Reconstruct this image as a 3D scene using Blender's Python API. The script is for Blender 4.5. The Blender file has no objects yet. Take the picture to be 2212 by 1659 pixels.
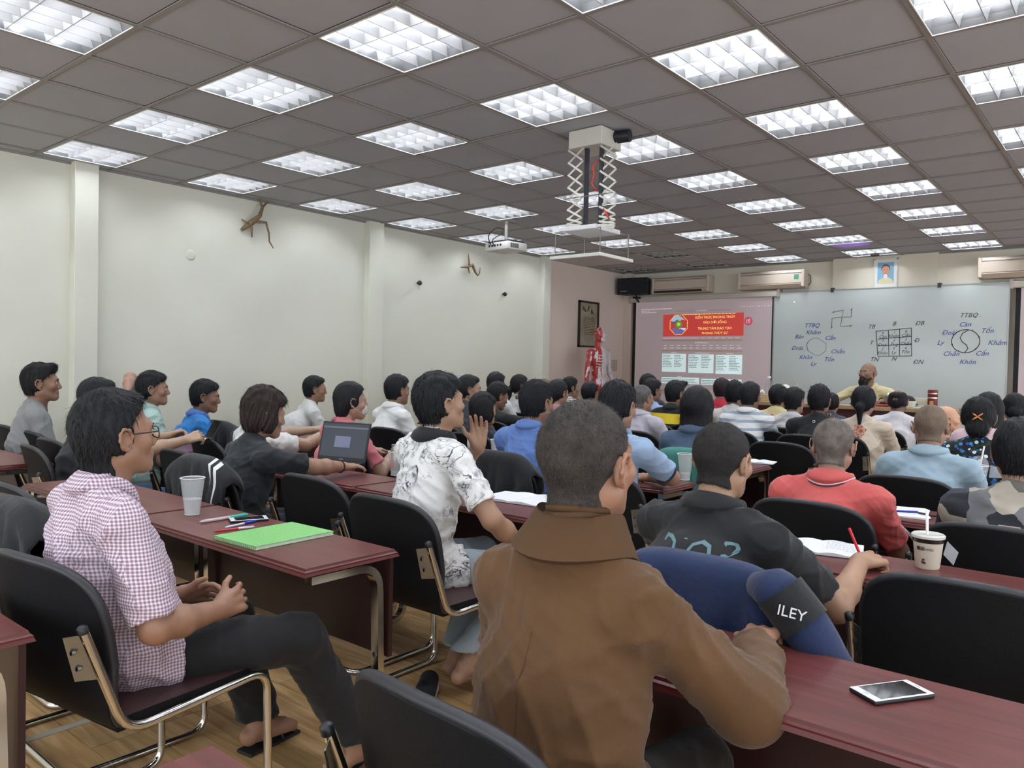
import bpy, bmesh, math, random
import numpy as np
from mathutils import Vector, Matrix, Euler
PI = math.pi
sc = bpy.context.scene
COL = sc.collection
# ---------------------------------------------------------------- camera, world, exposure
cd = bpy.data.cameras.new('camera'); cam = bpy.data.objects.new('camera', cd); COL.objects.link(cam)
cd.lens = 27.275; cd.sensor_width = 36; cd.clip_start = 0.05; cd.clip_end = 60
def cam_axes(y, p, r):
    f = Vector((math.sin(y)*math.cos(p), math.cos(y)*math.cos(p), math.sin(p)))
    rt = Vector((math.cos(y), -math.sin(y), 0)); up = rt.cross(f)
    return rt*math.cos(r)+up*math.sin(r), -rt*math.sin(r)+up*math.cos(r), f
_r, _u, _f = cam_axes(-0.690764, -0.0226983, 0.0207504)
cam.matrix_world = Matrix(((_r.x, _u.x, -_f.x, 0), (_r.y, _u.y, -_f.y, 0), (_r.z, _u.z, -_f.z, 1.38), (0, 0, 0, 1)))
sc.camera = cam
w = bpy.data.worlds.new('world'); sc.world = w; w.use_nodes = True
w.node_tree.nodes['Background'].inputs[0].default_value = (.89, .94, 1, 1)
w.node_tree.nodes['Background'].inputs[1].default_value = 1.6
TUBE_POWER = 31.0
sc.view_settings.view_transform = 'Standard'; sc.view_settings.look = 'None'
sc.view_settings.exposure = 1.32; sc.view_settings.gamma = 1; sc.view_settings.use_curve_mapping = False
cy = sc.cycles
cy.max_bounces = 6; cy.diffuse_bounces = 4; cy.glossy_bounces = 3; cy.transmission_bounces = 5; cy.transparent_max_bounces = 8
cy.sample_clamp_indirect = 4; cy.caustics_reflective = False; cy.caustics_refractive = False
cy.use_adaptive_sampling = True; cy.adaptive_threshold = .03; cy.use_denoising = True; cy.use_light_tree = True
CEIL = 3.007
# ---------------------------------------------------------------- helpers
def tag(o, label=None, cat=None, group=None, kind=None):
    if label: o['label'] = label
    if cat: o['category'] = cat
    if group: o['group'] = group
    if kind: o['kind'] = kind
    return o
def lin(c):
    if isinstance(c, str): c = tuple(int(c[i:i+2], 16)/255 for i in (0, 2, 4))
    return tuple(x/12.92 if x <= .04045 else ((x+.055)/1.055)**2.4 for x in c[:3])+(1,)
MATS = {}
def M(name, col='808080', rough=.6, metal=0, noise=None, bump=0, bscale=60, spec=.5, emit=0, alpha=1, trans=0, coat=0, sheen=0, ior=1.45, sss=0):
    """plain principled material; noise=(colour2, scale, contrast) mixes a second colour in"""
    if name in MATS: return MATS[name]
    m = bpy.data.materials.new(name); m.use_nodes = True; nt = m.node_tree; b = nt.nodes['Principled BSDF']
    b.inputs['Base Color'].default_value = lin(col); b.inputs['Roughness'].default_value = rough
    b.inputs['Metallic'].default_value = metal; b.inputs['Specular IOR Level'].default_value = spec
    b.inputs['Alpha'].default_value = alpha; b.inputs['Transmission Weight'].default_value = trans; b.inputs['IOR'].default_value = ior
    b.inputs['Coat Weight'].default_value = coat; b.inputs['Sheen Weight'].default_value = sheen
    if sss: b.inputs['Subsurface Weight'].default_value = sss; b.inputs['Subsurface Radius'].default_value = (.012, .005, .003); b.inputs['Subsurface Scale'].default_value = 1
    if emit: b.inputs['Emission Color'].default_value = lin(col); b.inputs['Emission Strength'].default_value = emit
    N = nt.nodes.new; L = nt.links.new
    if noise or bump: tc = N('ShaderNodeTexCoord')
    if noise:
        n = N('ShaderNodeTexNoise'); n.inputs['Scale'].default_value = noise[1]; n.inputs['Detail'].default_value = 5
        mp = N('ShaderNodeMapping'); mp.inputs['Scale'].default_value = noise[3] if len(noise) > 3 else (1, 1, 1)
        L(tc.outputs['Object'], mp.inputs[0]); L(mp.outputs[0], n.inputs['Vector'])
        r = N('ShaderNodeValToRGB'); c = noise[2]; r.color_ramp.elements[0].position = .5-c; r.color_ramp.elements[1].position = .5+c
        r.color_ramp.elements[0].color = lin(col); r.color_ramp.elements[1].color = lin(noise[0])
        L(n.outputs['Fac'], r.inputs[0]); L(r.outputs[0], b.inputs['Base Color'])
    if bump:
        n = N('ShaderNodeTexNoise'); n.inputs['Scale'].default_value = bscale; n.inputs['Detail'].default_value = 4
        L(tc.outputs['Object'], n.inputs['Vector']); bp = N('ShaderNodeBump'); bp.inputs['Strength'].default_value = bump; bp.inputs['Distance'].default_value = .01
        L(n.outputs['Fac'], bp.inputs['Height']); L(bp.outputs[0], b.inputs['Normal'])
    MATS[name] = m; return m
def expr_mat(name, build, rough=.8, bump=0, **kw):
    """material whose base colour is made by build(nt, N, L) -> colour socket"""
    if name in MATS: return MATS[name]
    m = M(name, 'ffffff', rough, **kw); nt = m.node_tree
    s = build(nt, nt.nodes.new, nt.links.new); nt.links.new(s, nt.nodes['Principled BSDF'].inputs['Base Color'])
    if bump:
        tc = nt.nodes.new('ShaderNodeTexCoord'); n = nt.nodes.new('ShaderNodeTexNoise'); n.inputs['Scale'].default_value = 25; n.inputs['Detail'].default_value = 6
        nt.links.new(tc.outputs['Object'], n.inputs['Vector']); bp = nt.nodes.new('ShaderNodeBump'); bp.inputs['Strength'].default_value = bump; bp.inputs['Distance'].default_value = .01
        nt.links.new(n.outputs['Fac'], bp.inputs['Height']); nt.links.new(bp.outputs[0], nt.nodes['Principled BSDF'].inputs['Normal'])
    return m
def link(name, me, mat=None, parent=None, loc=None, rot=None):
    o = bpy.data.objects.new(name, me); COL.objects.link(o)
    if mat is not None and me is not None and not me.materials: me.materials.append(mat)
    if parent: o.parent = parent
    if loc is not None: o.location = loc
    if rot is not None: o.rotation_euler = rot
    return o
def thing(name, label, cat, loc=(0, 0, 0), rz=0, group=None, kind=None):
    o = bpy.data.objects.new(name, None); COL.objects.link(o); o.empty_display_size = .1
    o.location = loc; o.rotation_euler = (0, 0, rz)
    return tag(o, label, cat, group, kind)
class MB:
    """collects solids, builds ONE mesh object"""
    def __init__(s): s.v = []; s.f = []; s.m = []; s.mi = 0; s.T = None
    def add(s, vs, fs):
        n = len(s.v)
        if s.T is not None: vs = [tuple(s.T @ Vector(v)) for v in vs]
        s.v += [tuple(v) for v in vs]; s.f += [tuple(i+n for i in f) for f in fs]; s.m += [s.mi]*len(fs); return s
    def box(s, x0, x1, y0, y1, z0, z1, R=None, c=(0, 0, 0)):
        vs = [Vector((x, y, z)) for z in (z0, z1) for y in (y0, y1) for x in (x0, x1)]
        if R is not None: vs = [R @ v+Vector(c) for v in vs]
        return s.add(vs, [(0, 2, 3, 1), (4, 5, 7, 6), (0, 1, 5, 4), (2, 6, 7, 3), (0, 4, 6, 2), (1, 3, 7, 5)])
    def cbox(s, c, d, R=None):
        return s.box(-d[0]/2, d[0]/2, -d[1]/2, d[1]/2, -d[2]/2, d[2]/2, R or Matrix.Identity(3), c)
    def rbox(s, x0, x1, y0, y1, z0, z1, r=.005, seg=2, R=None, c=(0, 0, 0)):
        bm = bmesh.new(); bmesh.ops.create_cube(bm, size=1)
        for v in bm.verts: v.co = Vector(((x0+x1)/2+v.co.x*(x1-x0), (y0+y1)/2+v.co.y*(y1-y0), (z0+z1)/2+v.co.z*(z1-z0)))
        bmesh.ops.bevel(bm, geom=bm.edges[:], offset=r, segments=seg, affect='EDGES', profile=.5)
        vs = [v.co.copy() for v in bm.verts]; fs = [tuple(v.index for v in f.verts) for f in bm.faces]; bm.free()
        if R is not None: vs = [R @ v+Vector(c) for v in vs]
        return s.add(vs, fs)
    def tube(s, pts, r, n=8, cap=True, closed=False):
        P = [Vector(p) for p in pts]; k = len(P); rs = r if hasattr(r, '__len__') else [r]*k
        vs = []; nrm = None
        for i in range(k):
            if closed: t = (P[(i+1) % k]-P[i-1])
            else: t = (P[min(i+1, k-1)]-P[max(i-1, 0)])
            t = t.normalized() if t.length > 1e-9 else Vector((0, 0, 1))
            if nrm is None: nrm = t.orthogonal().normalized()
            else:
                nrm = nrm-t*nrm.dot(t); nrm = nrm.normalized() if nrm.length > 1e-6 else t.orthogonal().normalized()
            b = t.cross(nrm)
            for j in range(n):
                a = 2*PI*j/n; vs.append(P[i]+(nrm*math.cos(a)+b*math.sin(a))*rs[i])
        fs = []
        for i in range(k if closed else k-1):
            i2 = (i+1) % k
            for j in range(n): fs.append((i*n+j, i*n+(j+1) % n, i2*n+(j+1) % n, i2*n+j))
        if cap and not closed: fs += [tuple(range(n-1, -1, -1)), tuple((k-1)*n+j for j in range(n))]
        return s.add(vs, fs)
    def lathe(s, prof, n=20, c=(0, 0, 0), sx=1, sy=1, caps=True):
        vs = [(c[0]+r*sx*math.cos(2*PI*j/n), c[1]+r*sy*math.sin(2*PI*j/n), c[2]+z) for r, z in prof for j in range(n)]
        fs = [(i*n+j, i*n+(j+1) % n, (i+1)*n+(j+1) % n, (i+1)*n+j) for i in range(len(prof)-1) for j in range(n)]
        if caps: fs += [tuple(range(n-1, -1, -1)), tuple((len(prof)-1)*n+j for j in range(n))]
        return s.add(vs, fs)
    def prism(s, poly, z0, z1):
        n = len(poly)
        return s.add([(x, y, z) for z in (z0, z1) for x, y in poly], [tuple(range(n-1, -1, -1)), tuple(range(n, 2*n))]+[(i, (i+1) % n, n+(i+1) % n, n+i) for i in range(n)])
    def ell(s, c, r, R=None, n=12, k=8):
        vs = []; fs = []
        for i in range(k+1):
            t = PI*i/k
            for j in range(n):
                a = 2*PI*j/n; v = Vector((r[0]*math.sin(t)*math.cos(a), r[1]*math.sin(t)*math.sin(a), -r[2]*math.cos(t)))
                if R is not None: v = R @ v
                vs.append(v+Vector(c))
        for i in range(k):
            for j in range(n): fs.append((i*n+j, i*n+(j+1) % n, (i+1)*n+(j+1) % n, (i+1)*n+j))
        return s.add(vs, fs)
    def mesh(s, name, smooth=False, angle=None):
        me = bpy.data.meshes.new(name); me.from_pydata(s.v, [], s.f); me.update()
        if smooth:
            me.shade_smooth()
            if angle: me.set_sharp_from_angle(angle=math.radians(angle))
        return me
    def build(s, name, mats, parent=None, smooth=False, angle=None, loc=None, rot=None):
        me = s.mesh(name, smooth, angle)
        for m in (mats if isinstance(mats, (list, tuple)) else [mats]): me.materials.append(m)
        if any(s.m): me.polygons.foreach_set('material_index', s.m)
        return link(name, me, None, parent, loc, rot)
def bez(a, b, c, n=6):
    a, b, c = Vector(a), Vector(b), Vector(c); return [a*(1-t)**2+b*2*t*(1-t)+c*t*t for t in [i/n for i in range(n+1)]]
def rpath(pts, r, n=5):
    """polyline with rounded corners"""
    P = [Vector(p) for p in pts]; out = [P[0]]
    for i in range(1, len(P)-1):
        d0 = (P[i-1]-P[i]); d1 = (P[i+1]-P[i]); q = min(r, d0.length*.49, d1.length*.49)
        out += bez(P[i]+d0.normalized()*q, P[i], P[i]+d1.normalized()*q, n)
    return out+[P[-1]]
def copy_tree(o, parent=None, depth=0):
    c = o.copy(); COL.objects.link(c)
    if parent: c.parent = parent
    for ch in list(o.children): copy_tree(ch, c, depth+1)
    return c
def RX(a): return Matrix.Rotation(a, 3, 'X')
def RY(a): return Matrix.Rotation(a, 3, 'Y')
def RZ(a): return Matrix.Rotation(a, 3, 'Z')
def text(parent, s, size, mat, loc, rot, name='lettering', depth=.0006, align='CENTER', shear=0, bold=0, space=1):
    cu = bpy.data.curves.new(name, 'FONT'); cu.body = s; cu.size = size; cu.extrude = depth; cu.align_x = align; cu.align_y = 'CENTER'; cu.resolution_u = 2
    cu.shear = shear; cu.offset = 0; cu.space_line = space
    ob = bpy.data.objects.new(name, cu)
    me = bpy.data.meshes.new_from_object(ob); bpy.data.objects.remove(ob); bpy.data.curves.remove(cu)
    me.name = name; me.materials.clear(); return link(name, me, mat, parent, loc, rot)
# ---------------------------------------------------------------- room shell
X0, X1, Y0, Y1 = -7.05, 4.0, -3.4, 11.6
wall_m = M('wall_paint', 'd9dacd', .75, noise=('d2d3c6', 1.3, .25), bump=.02, bscale=90)
wall_b = M('wall_paint_spill_tint', 'dccdc2', .75, noise=('d5c6bb', 1.3, .25), bump=.02, bscale=90)  # projector spill on the front left bay, painted in as a pinkish tint
fwall_m = M('cream_wall_paint', 'e2dccb', .75, noise=('dad4c2', 1.3, .25), bump=.02, bscale=90)
tile_m = M('ceiling_tile_board', 'a9acb3', .9, noise=('a2a5ac', 3, .3), bump=.05, bscale=300)
tee_m = M('white_tee_bar', '8b8886', .5)
def wood_floor(nt, N, L):
    tc = N('ShaderNodeTexCoord'); oi = N('ShaderNodeObjectInfo')
    mp = N('ShaderNodeMapping'); mp.inputs['Scale'].default_value = (1.2, 14, 14); L(tc.outputs['Object'], mp.inputs[0])
    ad = N('ShaderNodeVectorMath'); ad.operation = 'ADD'; L(mp.outputs[0], ad.inputs[0])
    sc_ = N('ShaderNodeMath'); sc_.operation = 'MULTIPLY'; sc_.inputs[1].default_value = 40; L(oi.outputs['Random'], sc_.inputs[0]); L(sc_.outputs[0], ad.inputs[1])
    n = N('ShaderNodeTexNoise'); n.inputs['Scale'].default_value = 1.6; n.inputs['Detail'].default_value = 8; n.inputs['Distortion'].default_value = 1.2; L(ad.outputs[0], n.inputs['Vector'])
    r = N('ShaderNodeValToRGB'); e = r.color_ramp.elements; e[0].position = .3; e[0].color = lin('9c7b52'); e[1].position = .7; e[1].color = lin('d6b486')
    e2 = e.new(.5); e2.color = lin('bd9868'); L(n.outputs['Fac'], r.inputs[0])
    hs = N('ShaderNodeHueSaturation'); L(r.outputs[0], hs.inputs['Color'])
    mr = N('ShaderNodeMapRange'); mr.inputs['To Min'].default_value = .82; mr.inputs['To Max'].default_value = 1.12; L(oi.outputs['Random'], mr.inputs[0]); L(mr.outputs[0], hs.inputs['Value'])
    return hs.outputs[0]
floor_m = expr_mat('laminate_planks', wood_floor, rough=.32)
fl = MB().box(X0-.1, X1+.1, Y0-.1, Y1+.1, -.12, -.010).build('floor', M('floor_joint', '4a3320', .6)); tag(fl, 'wood laminate floor of the classroom', kind='structure')
pm = {}
def plank(x0, x1, y0):
    L_ = round(x1-x0, 3)
    if L_ not in pm: pm[L_] = MB().box(0, L_-.003, 0, .187, -.010, 0).mesh('plank')
    o = link('plank', pm[L_], floor_m, fl, (x0, y0, 0)); return o
rest = MB(); random.seed(4)
y = Y0
while y < Y1:
    x = X0-random.choice((0, .3, .6, .9))
    while x < X1:
        a, b = max(x, X0), min(x+1.2, X1)
        if b-a > .05:
            if -5.3 < b and a < .3 and -.2 < y < 3.9: plank(a, b, y)
            else: rest.box(a, b-.003, y, y+.187, -.010, 0)
        x += 1.2
    y += .19
r_ = rest.build('plank_field', floor_m, fl); r_['kind'] = 'stuff'
# a pale joint strip crossing the aisle
MB().rbox(-3.10, -3.062, -3.0, 1.46, 0, .003, .001).build('trim_1', M('strip_m', 'a9a293', .5))['kind'] = 'structure'
def struct(name, mb, mat, label=None, parent=None):
    o = mb.build(name, mat, parent)
    if not parent: tag(o, label, kind='structure')
    return o
wl = struct('wall_left', MB().box(X0-.15, X0, Y0, 9.27, 0, CEIL+.3), wall_m, 'long off-white left wall with driftwood ornaments')
struct('wall_left_front', MB().box(X0-.15, X0, 9.27, Y1, 0, CEIL+.3), wall_b, 'bay of the left wall, pink spill painted in, beside the projection screen')
for i, (a, b) in enumerate([(-0.58, -0.38), (2.66, 2.85), (5.81, 6.02), (9.10, 9.27)]):
    struct('trim_%d' % (i+2), MB().rbox(X0-.02, -6.95, a, b, 0, CEIL+.02, .004, 1), wall_m, 'off-white pilaster on the left wall')
struct('wall_front', MB().box(X0-.15, X1+.15, Y1, Y1+.15, 0, CEIL+.3), fwall_m, 'cream front wall behind whiteboard and screens')
struct('trim_6', MB().box(-3.6, -2.25, Y1-.06, Y1+.01, 0, CEIL+.02), fwall_m, 'cream pilaster above the whiteboard')
struct('trim_7', MB().box(X0-.02, -6.90, Y1-.12, Y1+.01, 0, CEIL+.02), wall_b, 'corner pilaster at the left of the screen')
wr = MB().box(X1, X1+.15, Y0, Y1, 0, .35).box(X1, X1+.15, Y0, Y1, 2.9, CEIL+.3)  # openings added so world light fills the room
for k in range(6): wr.box(X1, X1+.15, Y0+k*2.97, Y0+k*2.97+.3 if k < 5 else Y1, .35, 2.9)
struct('wall_right', wr, wall_m, 'unseen right wall with window openings added for fill light')
wb_ = MB().box(X0-.15, X1+.15, Y0-.15, Y0, 0, .35).box(X0-.15, X1+.15, Y0-.15, Y0, 2.9, CEIL+.3)  # rear openings, likewise added to let outside light brighten the room
for k in range(5): wb_.box(X0-.15+k*2.75, X0+.2+k*2.75, Y0-.15, Y0, .35, 2.9)
struct('wall_back', wb_, wall_m, 'unseen back wall with window openings added for fill light')
struct('baseboard_left', MB().box(X0, X0+.012, Y0, Y1, 0, .1), M('baseboard', '8a6a4a', .5), 'wooden skirting board of the left wall')
pl_m = M('platform_boards', '8d6a48', .5, noise=('7a5836', 6, .2))
struct('platform', MB().rbox(X0+.01, X1, 8.75, Y1, 0, .25, .01), pl_m, 'low wooden stage at the front')
# ceiling: grid origin of cell (a,b): y = 2.370+.6a, x = -6.884+.6b
GX, GY = -6.884, 2.370
ce = MB().box(X0-.15, X1+.15, Y0-.15, Y1+.15, CEIL+.25, CEIL+.3).build('ceiling', M('slab', '6d6a66', .9)); tag(ce, 'suspended grid ceiling of grey tiles', kind='structure')
A0, A1, B0, B1 = -9, 15, 0, 18
lit = {}
for a in range(-6, 15, 2):
    for b in range(0, 17, 2): lit[(a, b)] = (a, b) not in ((12, 0), (12, 2), (14, 0), (14, 2))
tm = MB().box(.014, .586, .014, .586, 0, .014).mesh('ceiling_tile'); tm.materials.append(tile_m)
rest = MB()
for a in range(A0, A1+1):
    for b in range(-1, B1+1):
        if (a, b) in lit: continue
        x, y = GX+.6*b, GY+.6*a
        vis = -2 <= a and b < 13 and b >= 0 and (b-1)*.6-6.884 < .1*(y)+.4 and y+.6 < Y1
        if b == -1: rest.box(X0, GX-.014, y+.014, y+.586, CEIL+.004, CEIL+.018)
        elif vis: link('ceiling_tile', tm, None, ce, (x, y, CEIL+.004+random.uniform(0, .0015)))
        else: rest.box(x+.014, min(x+.586, X1), y+.014, min(y+.586, Y1), CEIL+.004, CEIL+.018)
r_ = rest.build('ceiling_tile_field', tile_m, ce); r_['kind'] = 'stuff'
bars = [(MB().box(GX+.6*b-.012, GX+.6*b+.012, Y0, Y1, CEIL-.003, CEIL+.003)) for b in range(0, B1+2)]+[MB().box(X0, X1, GY+.6*a-.012, GY+.6*a+.012, CEIL-.0032, CEIL+.003) for a in range(A0, A1+2)]
for m_ in bars: m_.build('tee_bar', tee_m, ce)
MB().box(X0, X0+.02, Y0, Y1, CEIL-.012, CEIL+.003).box(X0, X1, Y1-.02, Y1, CEIL-.012, CEIL+.003).build('edge_trim', tee_m, ce)
# louvred light fixtures
refl_m = M('louver_aluminium', 'a4a4a4', .33, metal=.5)
pan_m = M('reflector_pan', '676869', .25, metal=.5)
def emit_mat(name, col, s):
    m = M(name, col, .5); b = m.node_tree.nodes['Principled BSDF']; b.inputs['Emission Color'].default_value = lin(col); b.inputs['Emission Strength'].default_value = s; return m
tube_m = emit_mat('lamp_tube_glow', 'f2f7ff', TUBE_POWER); off_m = M('lamp_tube_off', 'd8d8d4', .3)
W = .562; Z1_ = .052
def wedge(L_, n=3, top=.034, bot=.004):
    """parabolic blade along X, thin at the bottom"""
    pr = [(bot/2+(top-bot)/2*(i/n)**1.8, Z1_*i/n) for i in range(n+1)]; p = [(-y, z) for y, z in pr[::-1]]+pr
    k = len(p); return MB().add([(x, y, z) for x in (-L_/2, L_/2) for y, z in p], [(i, i+1, k+i+1, k+i) for i in range(k-1)]+[(k-1, 0, k, 2*k-1), tuple(range(k)), tuple(range(2*k-1, k-1, -1))])
blade_me = wedge(W/3-.004).mesh('louver_blade', True, 35); blade_me.materials.append(refl_m)
div_me = wedge(W, 3, .03).mesh('divider', True, 35); div_me.materials.append(refl_m)
fr = MB(); h = .3
for sx in (-1, 1):
    a, b = sorted((sx*(h-.014), sx*W/2)); fr.box(a, b, -h+.014, h-.014, -.004, 0); fr.box(-W/2, W/2, a, b, -.004, 0) if 0 else fr.box(-h+.014, h-.014, a, b, -.0041, 0)
fr_me = fr.mesh('frame'); fr_me.materials.append(M('fixture_frame', 'dcdcda', .4))
pa = MB(); o_ = W/2
pa.add([(-o_, -o_, 0), (o_, -o_, 0), (o_, o_, 0), (-o_, o_, 0), (-o_, -o_, .1), (o_, -o_, .1), (o_, o_, .1), (-o_, o_, .1)], [(0, 1, 5, 4), (1, 2, 6, 5), (2, 3, 7, 6), (3, 0, 4, 7), (4, 5, 6, 7)])
for sy in (-1, 1):  # side reflectors
    pa.add([(x, sy*(o_-.001-d), z) for x in (-o_, o_) for d, z in ((0, 0), (.012, .03), (.03, .06))], [(0, 1, 4, 3), (1, 2, 5, 4)])
pa_me = pa.mesh('reflector_pan', False); pa_me.materials.append(pan_m)
tb_me = MB().tube([(-o_+.01, 0, 0), (o_-.01, 0, 0)], .013, 8).mesh('lamp_tube', True, 40); tb_me.materials.append(tube_m)
tbo_me = tb_me.copy(); tbo_me.materials.clear(); tbo_me.materials.append(off_m)
protos = {}
for on in (True, False):
    t = thing('ceiling_light', '', 'light', (0, 0, 0))
    link('frame', fr_me, None, t); link('reflector_pan', pa_me, None, t)
    for k in (-1, 0, 1): link('lamp_tube', tb_me if on else tbo_me, None, t, (0, k*W/3, .076))
    for k in (-1, 1): link('divider', div_me, None, t, (0, k*W/6, .0))
    for r in (-1, 0, 1):
        for k in range(4): link('louver_blade', blade_me, None, t, ((k-1.5)*W/5, r*W/3, .001), (0, 0, PI/2))
    protos[on] = t
used = {True: 0, False: 0}; ROW = ['against the left wall', 'second line from the left wall', 'third line from the left wall', 'fourth line from the left wall', 'fifth line from the left wall', 'sixth line from the left wall', 'seventh line from the left wall', 'eighth line from the left wall', 'ninth line from the left wall']
ORD = ['farthest behind the camera', 'just behind the camera', 'nearest the camera', 'second from the near end', 'third from the near end', 'fourth from the near end', 'fifth from the near end', 'fifth from the front wall', 'third from the front wall', 'second from the front wall', 'next to the front wall']
for (a, b), on in lit.items():
    t = protos[on] if not used[on] else copy_tree(protos[on]); used[on] = 1
    t.location = (GX+.6*b+.3, GY+.6*a+.3, CEIL-.001)
    tag(t, 'square %s louvred ceiling light, %s, %s' % ('glowing' if on else 'unlit', ROW[b//2], ORD[(a+6)//2]), 'light', 'louvred ceiling lights')
# ---------------------------------------------------------------- desks
def wood_mat(nt, N, L):
    tc = N('ShaderNodeTexCoord'); mp = N('ShaderNodeMapping'); mp.inputs['Scale'].default_value = (2, 22, 22); L(tc.outputs['Object'], mp.inputs[0])
    n = N('ShaderNodeTexNoise'); n.inputs['Scale'].default_value = 1.5; n.inputs['Detail'].default_value = 7; n.inputs['Distortion'].default_value = .6; L(mp.outputs[0], n.inputs['Vector'])
    r = N('ShaderNodeValToRGB'); e = r.color_ramp.elements; e[0].position = .3; e[0].color = lin('552826'); e[1].position = .72; e[1].color = lin('713c38'); L(n.outputs['Fac'], r.inputs[0]); return r.outputs[0]
desk_m = expr_mat('mahogany_laminate', wood_mat, rough=.33)
pan2_m = M('modesty_panel_board', '2c1214', .45)
edge_m = M('mahogany_edge', '54211f', .35)
chrome = M('chrome', 'cbc8c2', .15, metal=1)
bolt_m = M('steel_bolt', '8c8a86', .3, metal=1)
DL, DD = 1.165, .385
pr = [(0, 0), (.004, .009), (.004, .013), (.010, .017), (.012, .024)]   # moulded edge profile (inset, height)
tp = MB(); k = len(pr); vs = []
for ins, z in pr: vs += [(ins*1.0, ins, .726+z), (DL-ins, ins, .726+z), (DL-ins, DD-ins, .726+z), (ins, DD-ins, .726+z)]
fs = [(3, 2, 1, 0)]+[(i*4+j, i*4+(j+1) % 4, i*4+4+(j+1) % 4, i*4+4+j) for i in range(k-1) for j in range(4)]
n0 = len(fs); tp.add(vs, fs); tp.m = [1]*n0; tp.mi = 0; tp.add([(vs[-4+j]) for j in range(4)], [(0, 1, 2, 3)])
dk = thing('desk', '', 'desk'); tp.build('desk_top', [desk_m, edge_m], dk)
MB().box(.012, DL-.012, .352, .368, .385, .726).build('modesty_panel', pan2_m, dk)
for x in (.035, DL-.035):
    path = rpath([(x, .04, .705), (x, .315, .705), (x, .335, .012), (x, .03, .012)], .09, 7)
    b = MB(); hw, hh = .018, .0125
    for i in range(len(path)): pass
    t = []
    for i, p in enumerate(path):
        d = (path[min(i+1, len(path)-1)]-path[max(i-1, 0)]).normalized(); nn = Vector((0, -d.z, d.y))
        t += [p+Vector((-hw, 0, 0))+nn*hh, p+Vector((hw, 0, 0))+nn*hh, p+Vector((hw, 0, 0))-nn*hh, p+Vector((-hw, 0, 0))-nn*hh]
    K = len(path); b.add(t, [(i*4+j, i*4+(j+1) % 4, i*4+4+(j+1) % 4, i*4+4+j) for i in range(K-1) for j in range(4)]+[(0, 3, 2, 1), tuple(K*4-4+j for j in range(4))])
    lg = b.build('leg', chrome, dk, True, 50)
    for z in (.6, .40):
        MB().tube([(x, .322, z), (x, .308, z)], .009, 8).build('bolt', bolt_m, lg)
RN = ['behind the camera row', 'nearest the camera', 'second row from the camera', 'third row from the camera', 'fourth row from the camera', 'fifth row from the camera', 'sixth row from the camera', 'front row']
first = [True]
def desk(x, y, label, rz=0):
    d = dk if first[0] else copy_tree(dk); first[0] = False
    d.location = (x, y, 0); d.rotation_euler = (0, 0, rz); tag(d, label, 'desk', 'mahogany desks in rows')
def rowy(k): return 1.405+1.115*k
BX = -1.955-2*1.17
for k in range(-1, 7):
    y = rowy(k)
    # middle block, two desks side by side
    for j, nm in ((1, 'right one'), (0, 'left one')):
        if k == -1 and j == 0: continue
        if k == 6 and 0: continue
        desk(BX+j*1.17, y, 'dark red desk of the middle block, %s, %s' % (RN[k+1], nm))
    for j in range(2 if k > 0 else (2 if k == 0 else 1)):
        desk(-1.18+j*1.17, y, 'dark red desk right of the aisle, %s%s' % (RN[k+1], ['', ', second from the aisle'][j]))
    if 0 <= k < 6: desk(-5.06-1.17, y+.045, 'dark red wood desk by the left wall, %s' % RN[k+1])
# ---------------------------------------------------------------- chairs
vinyl = M('maroon_vinyl', '40292b', .38, bump=.25, bscale=160)
shell_m = M('black_vinyl_back', '0c0d10', .68, bump=.15, bscale=220, spec=.3)
pipe_m = M('black_piping', '26262a', .42)
def slab(name, fn, nu, nv, th, mats, parent):
    """thick sheet from fn(u,v) -> (point, normal): front material 0, back 1"""
    F = []; B = []
    for i in range(nu+1):
        for j in range(nv+1):
            p, n = fn(i/nu, j/nv); F.append(p+n*th*.5); B.append(p-n*th*.5)
    mb = MB(); q = lambda i, j: i*(nv+1)+j
    mb.add(F, [(q(i, j), q(i+1, j), q(i+1, j+1), q(i, j+1)) for i in range(nu) for j in range(nv)])
    mb.mi = 1; o = len(F); mb.add(B, [(q(i, j), q(i, j+1), q(i+1, j+1), q(i+1, j)) for i in range(nu) for j in range(nv)])
    ring = [q(i, 0) for i in range(nu)]+[q(nu, j) for j in range(nv)]+[q(i, nv) for i in range(nu, 0, -1)]+[q(0, j) for j in range(nv, 0, -1)]
    n = len(ring); s = len(mb.f); mb.f += [(ring[(i+1) % n], ring[i], ring[i]+o, ring[(i+1) % n]+o) for i in range(n)]; mb.m += [1]*n
    return mb
def sq(t, e):  # superellipse half width along height t 0..1
    return max(0, 1-abs(t)**e)**(1/e)
chair = thing('chair', '', 'chair'); HWD = .248
def seat_fn(u, v):
    s = (v-.5)*2; x = (u-.5)*2; wd = HWD*(1-.02*abs(s)); y = .235-.465*(1-v) if 0 else -.225+.465*v
    # u across, v back->front ; rounded front corners
    fx = 1-.10*max(0, (v-.8)/.2)**2; z = .452+.012*(1-x*x)*(1-s*s)-.02*max(0, (v-.85)/.15)**2
    return Vector((x*wd*fx, y, z)), Vector((0, 0, 1))
slab('seat', seat_fn, 10, 10, .035, None, None).build('seat', [vinyl, shell_m], chair, True, 60)
BK = bez((0, -.20, .445), (0, -.262, .45), (0, -.275, .56), 4)[:-1]+bez((0, -.275, .56), (0, -.29, .70), (0, -.335, .865), 6)
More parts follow.
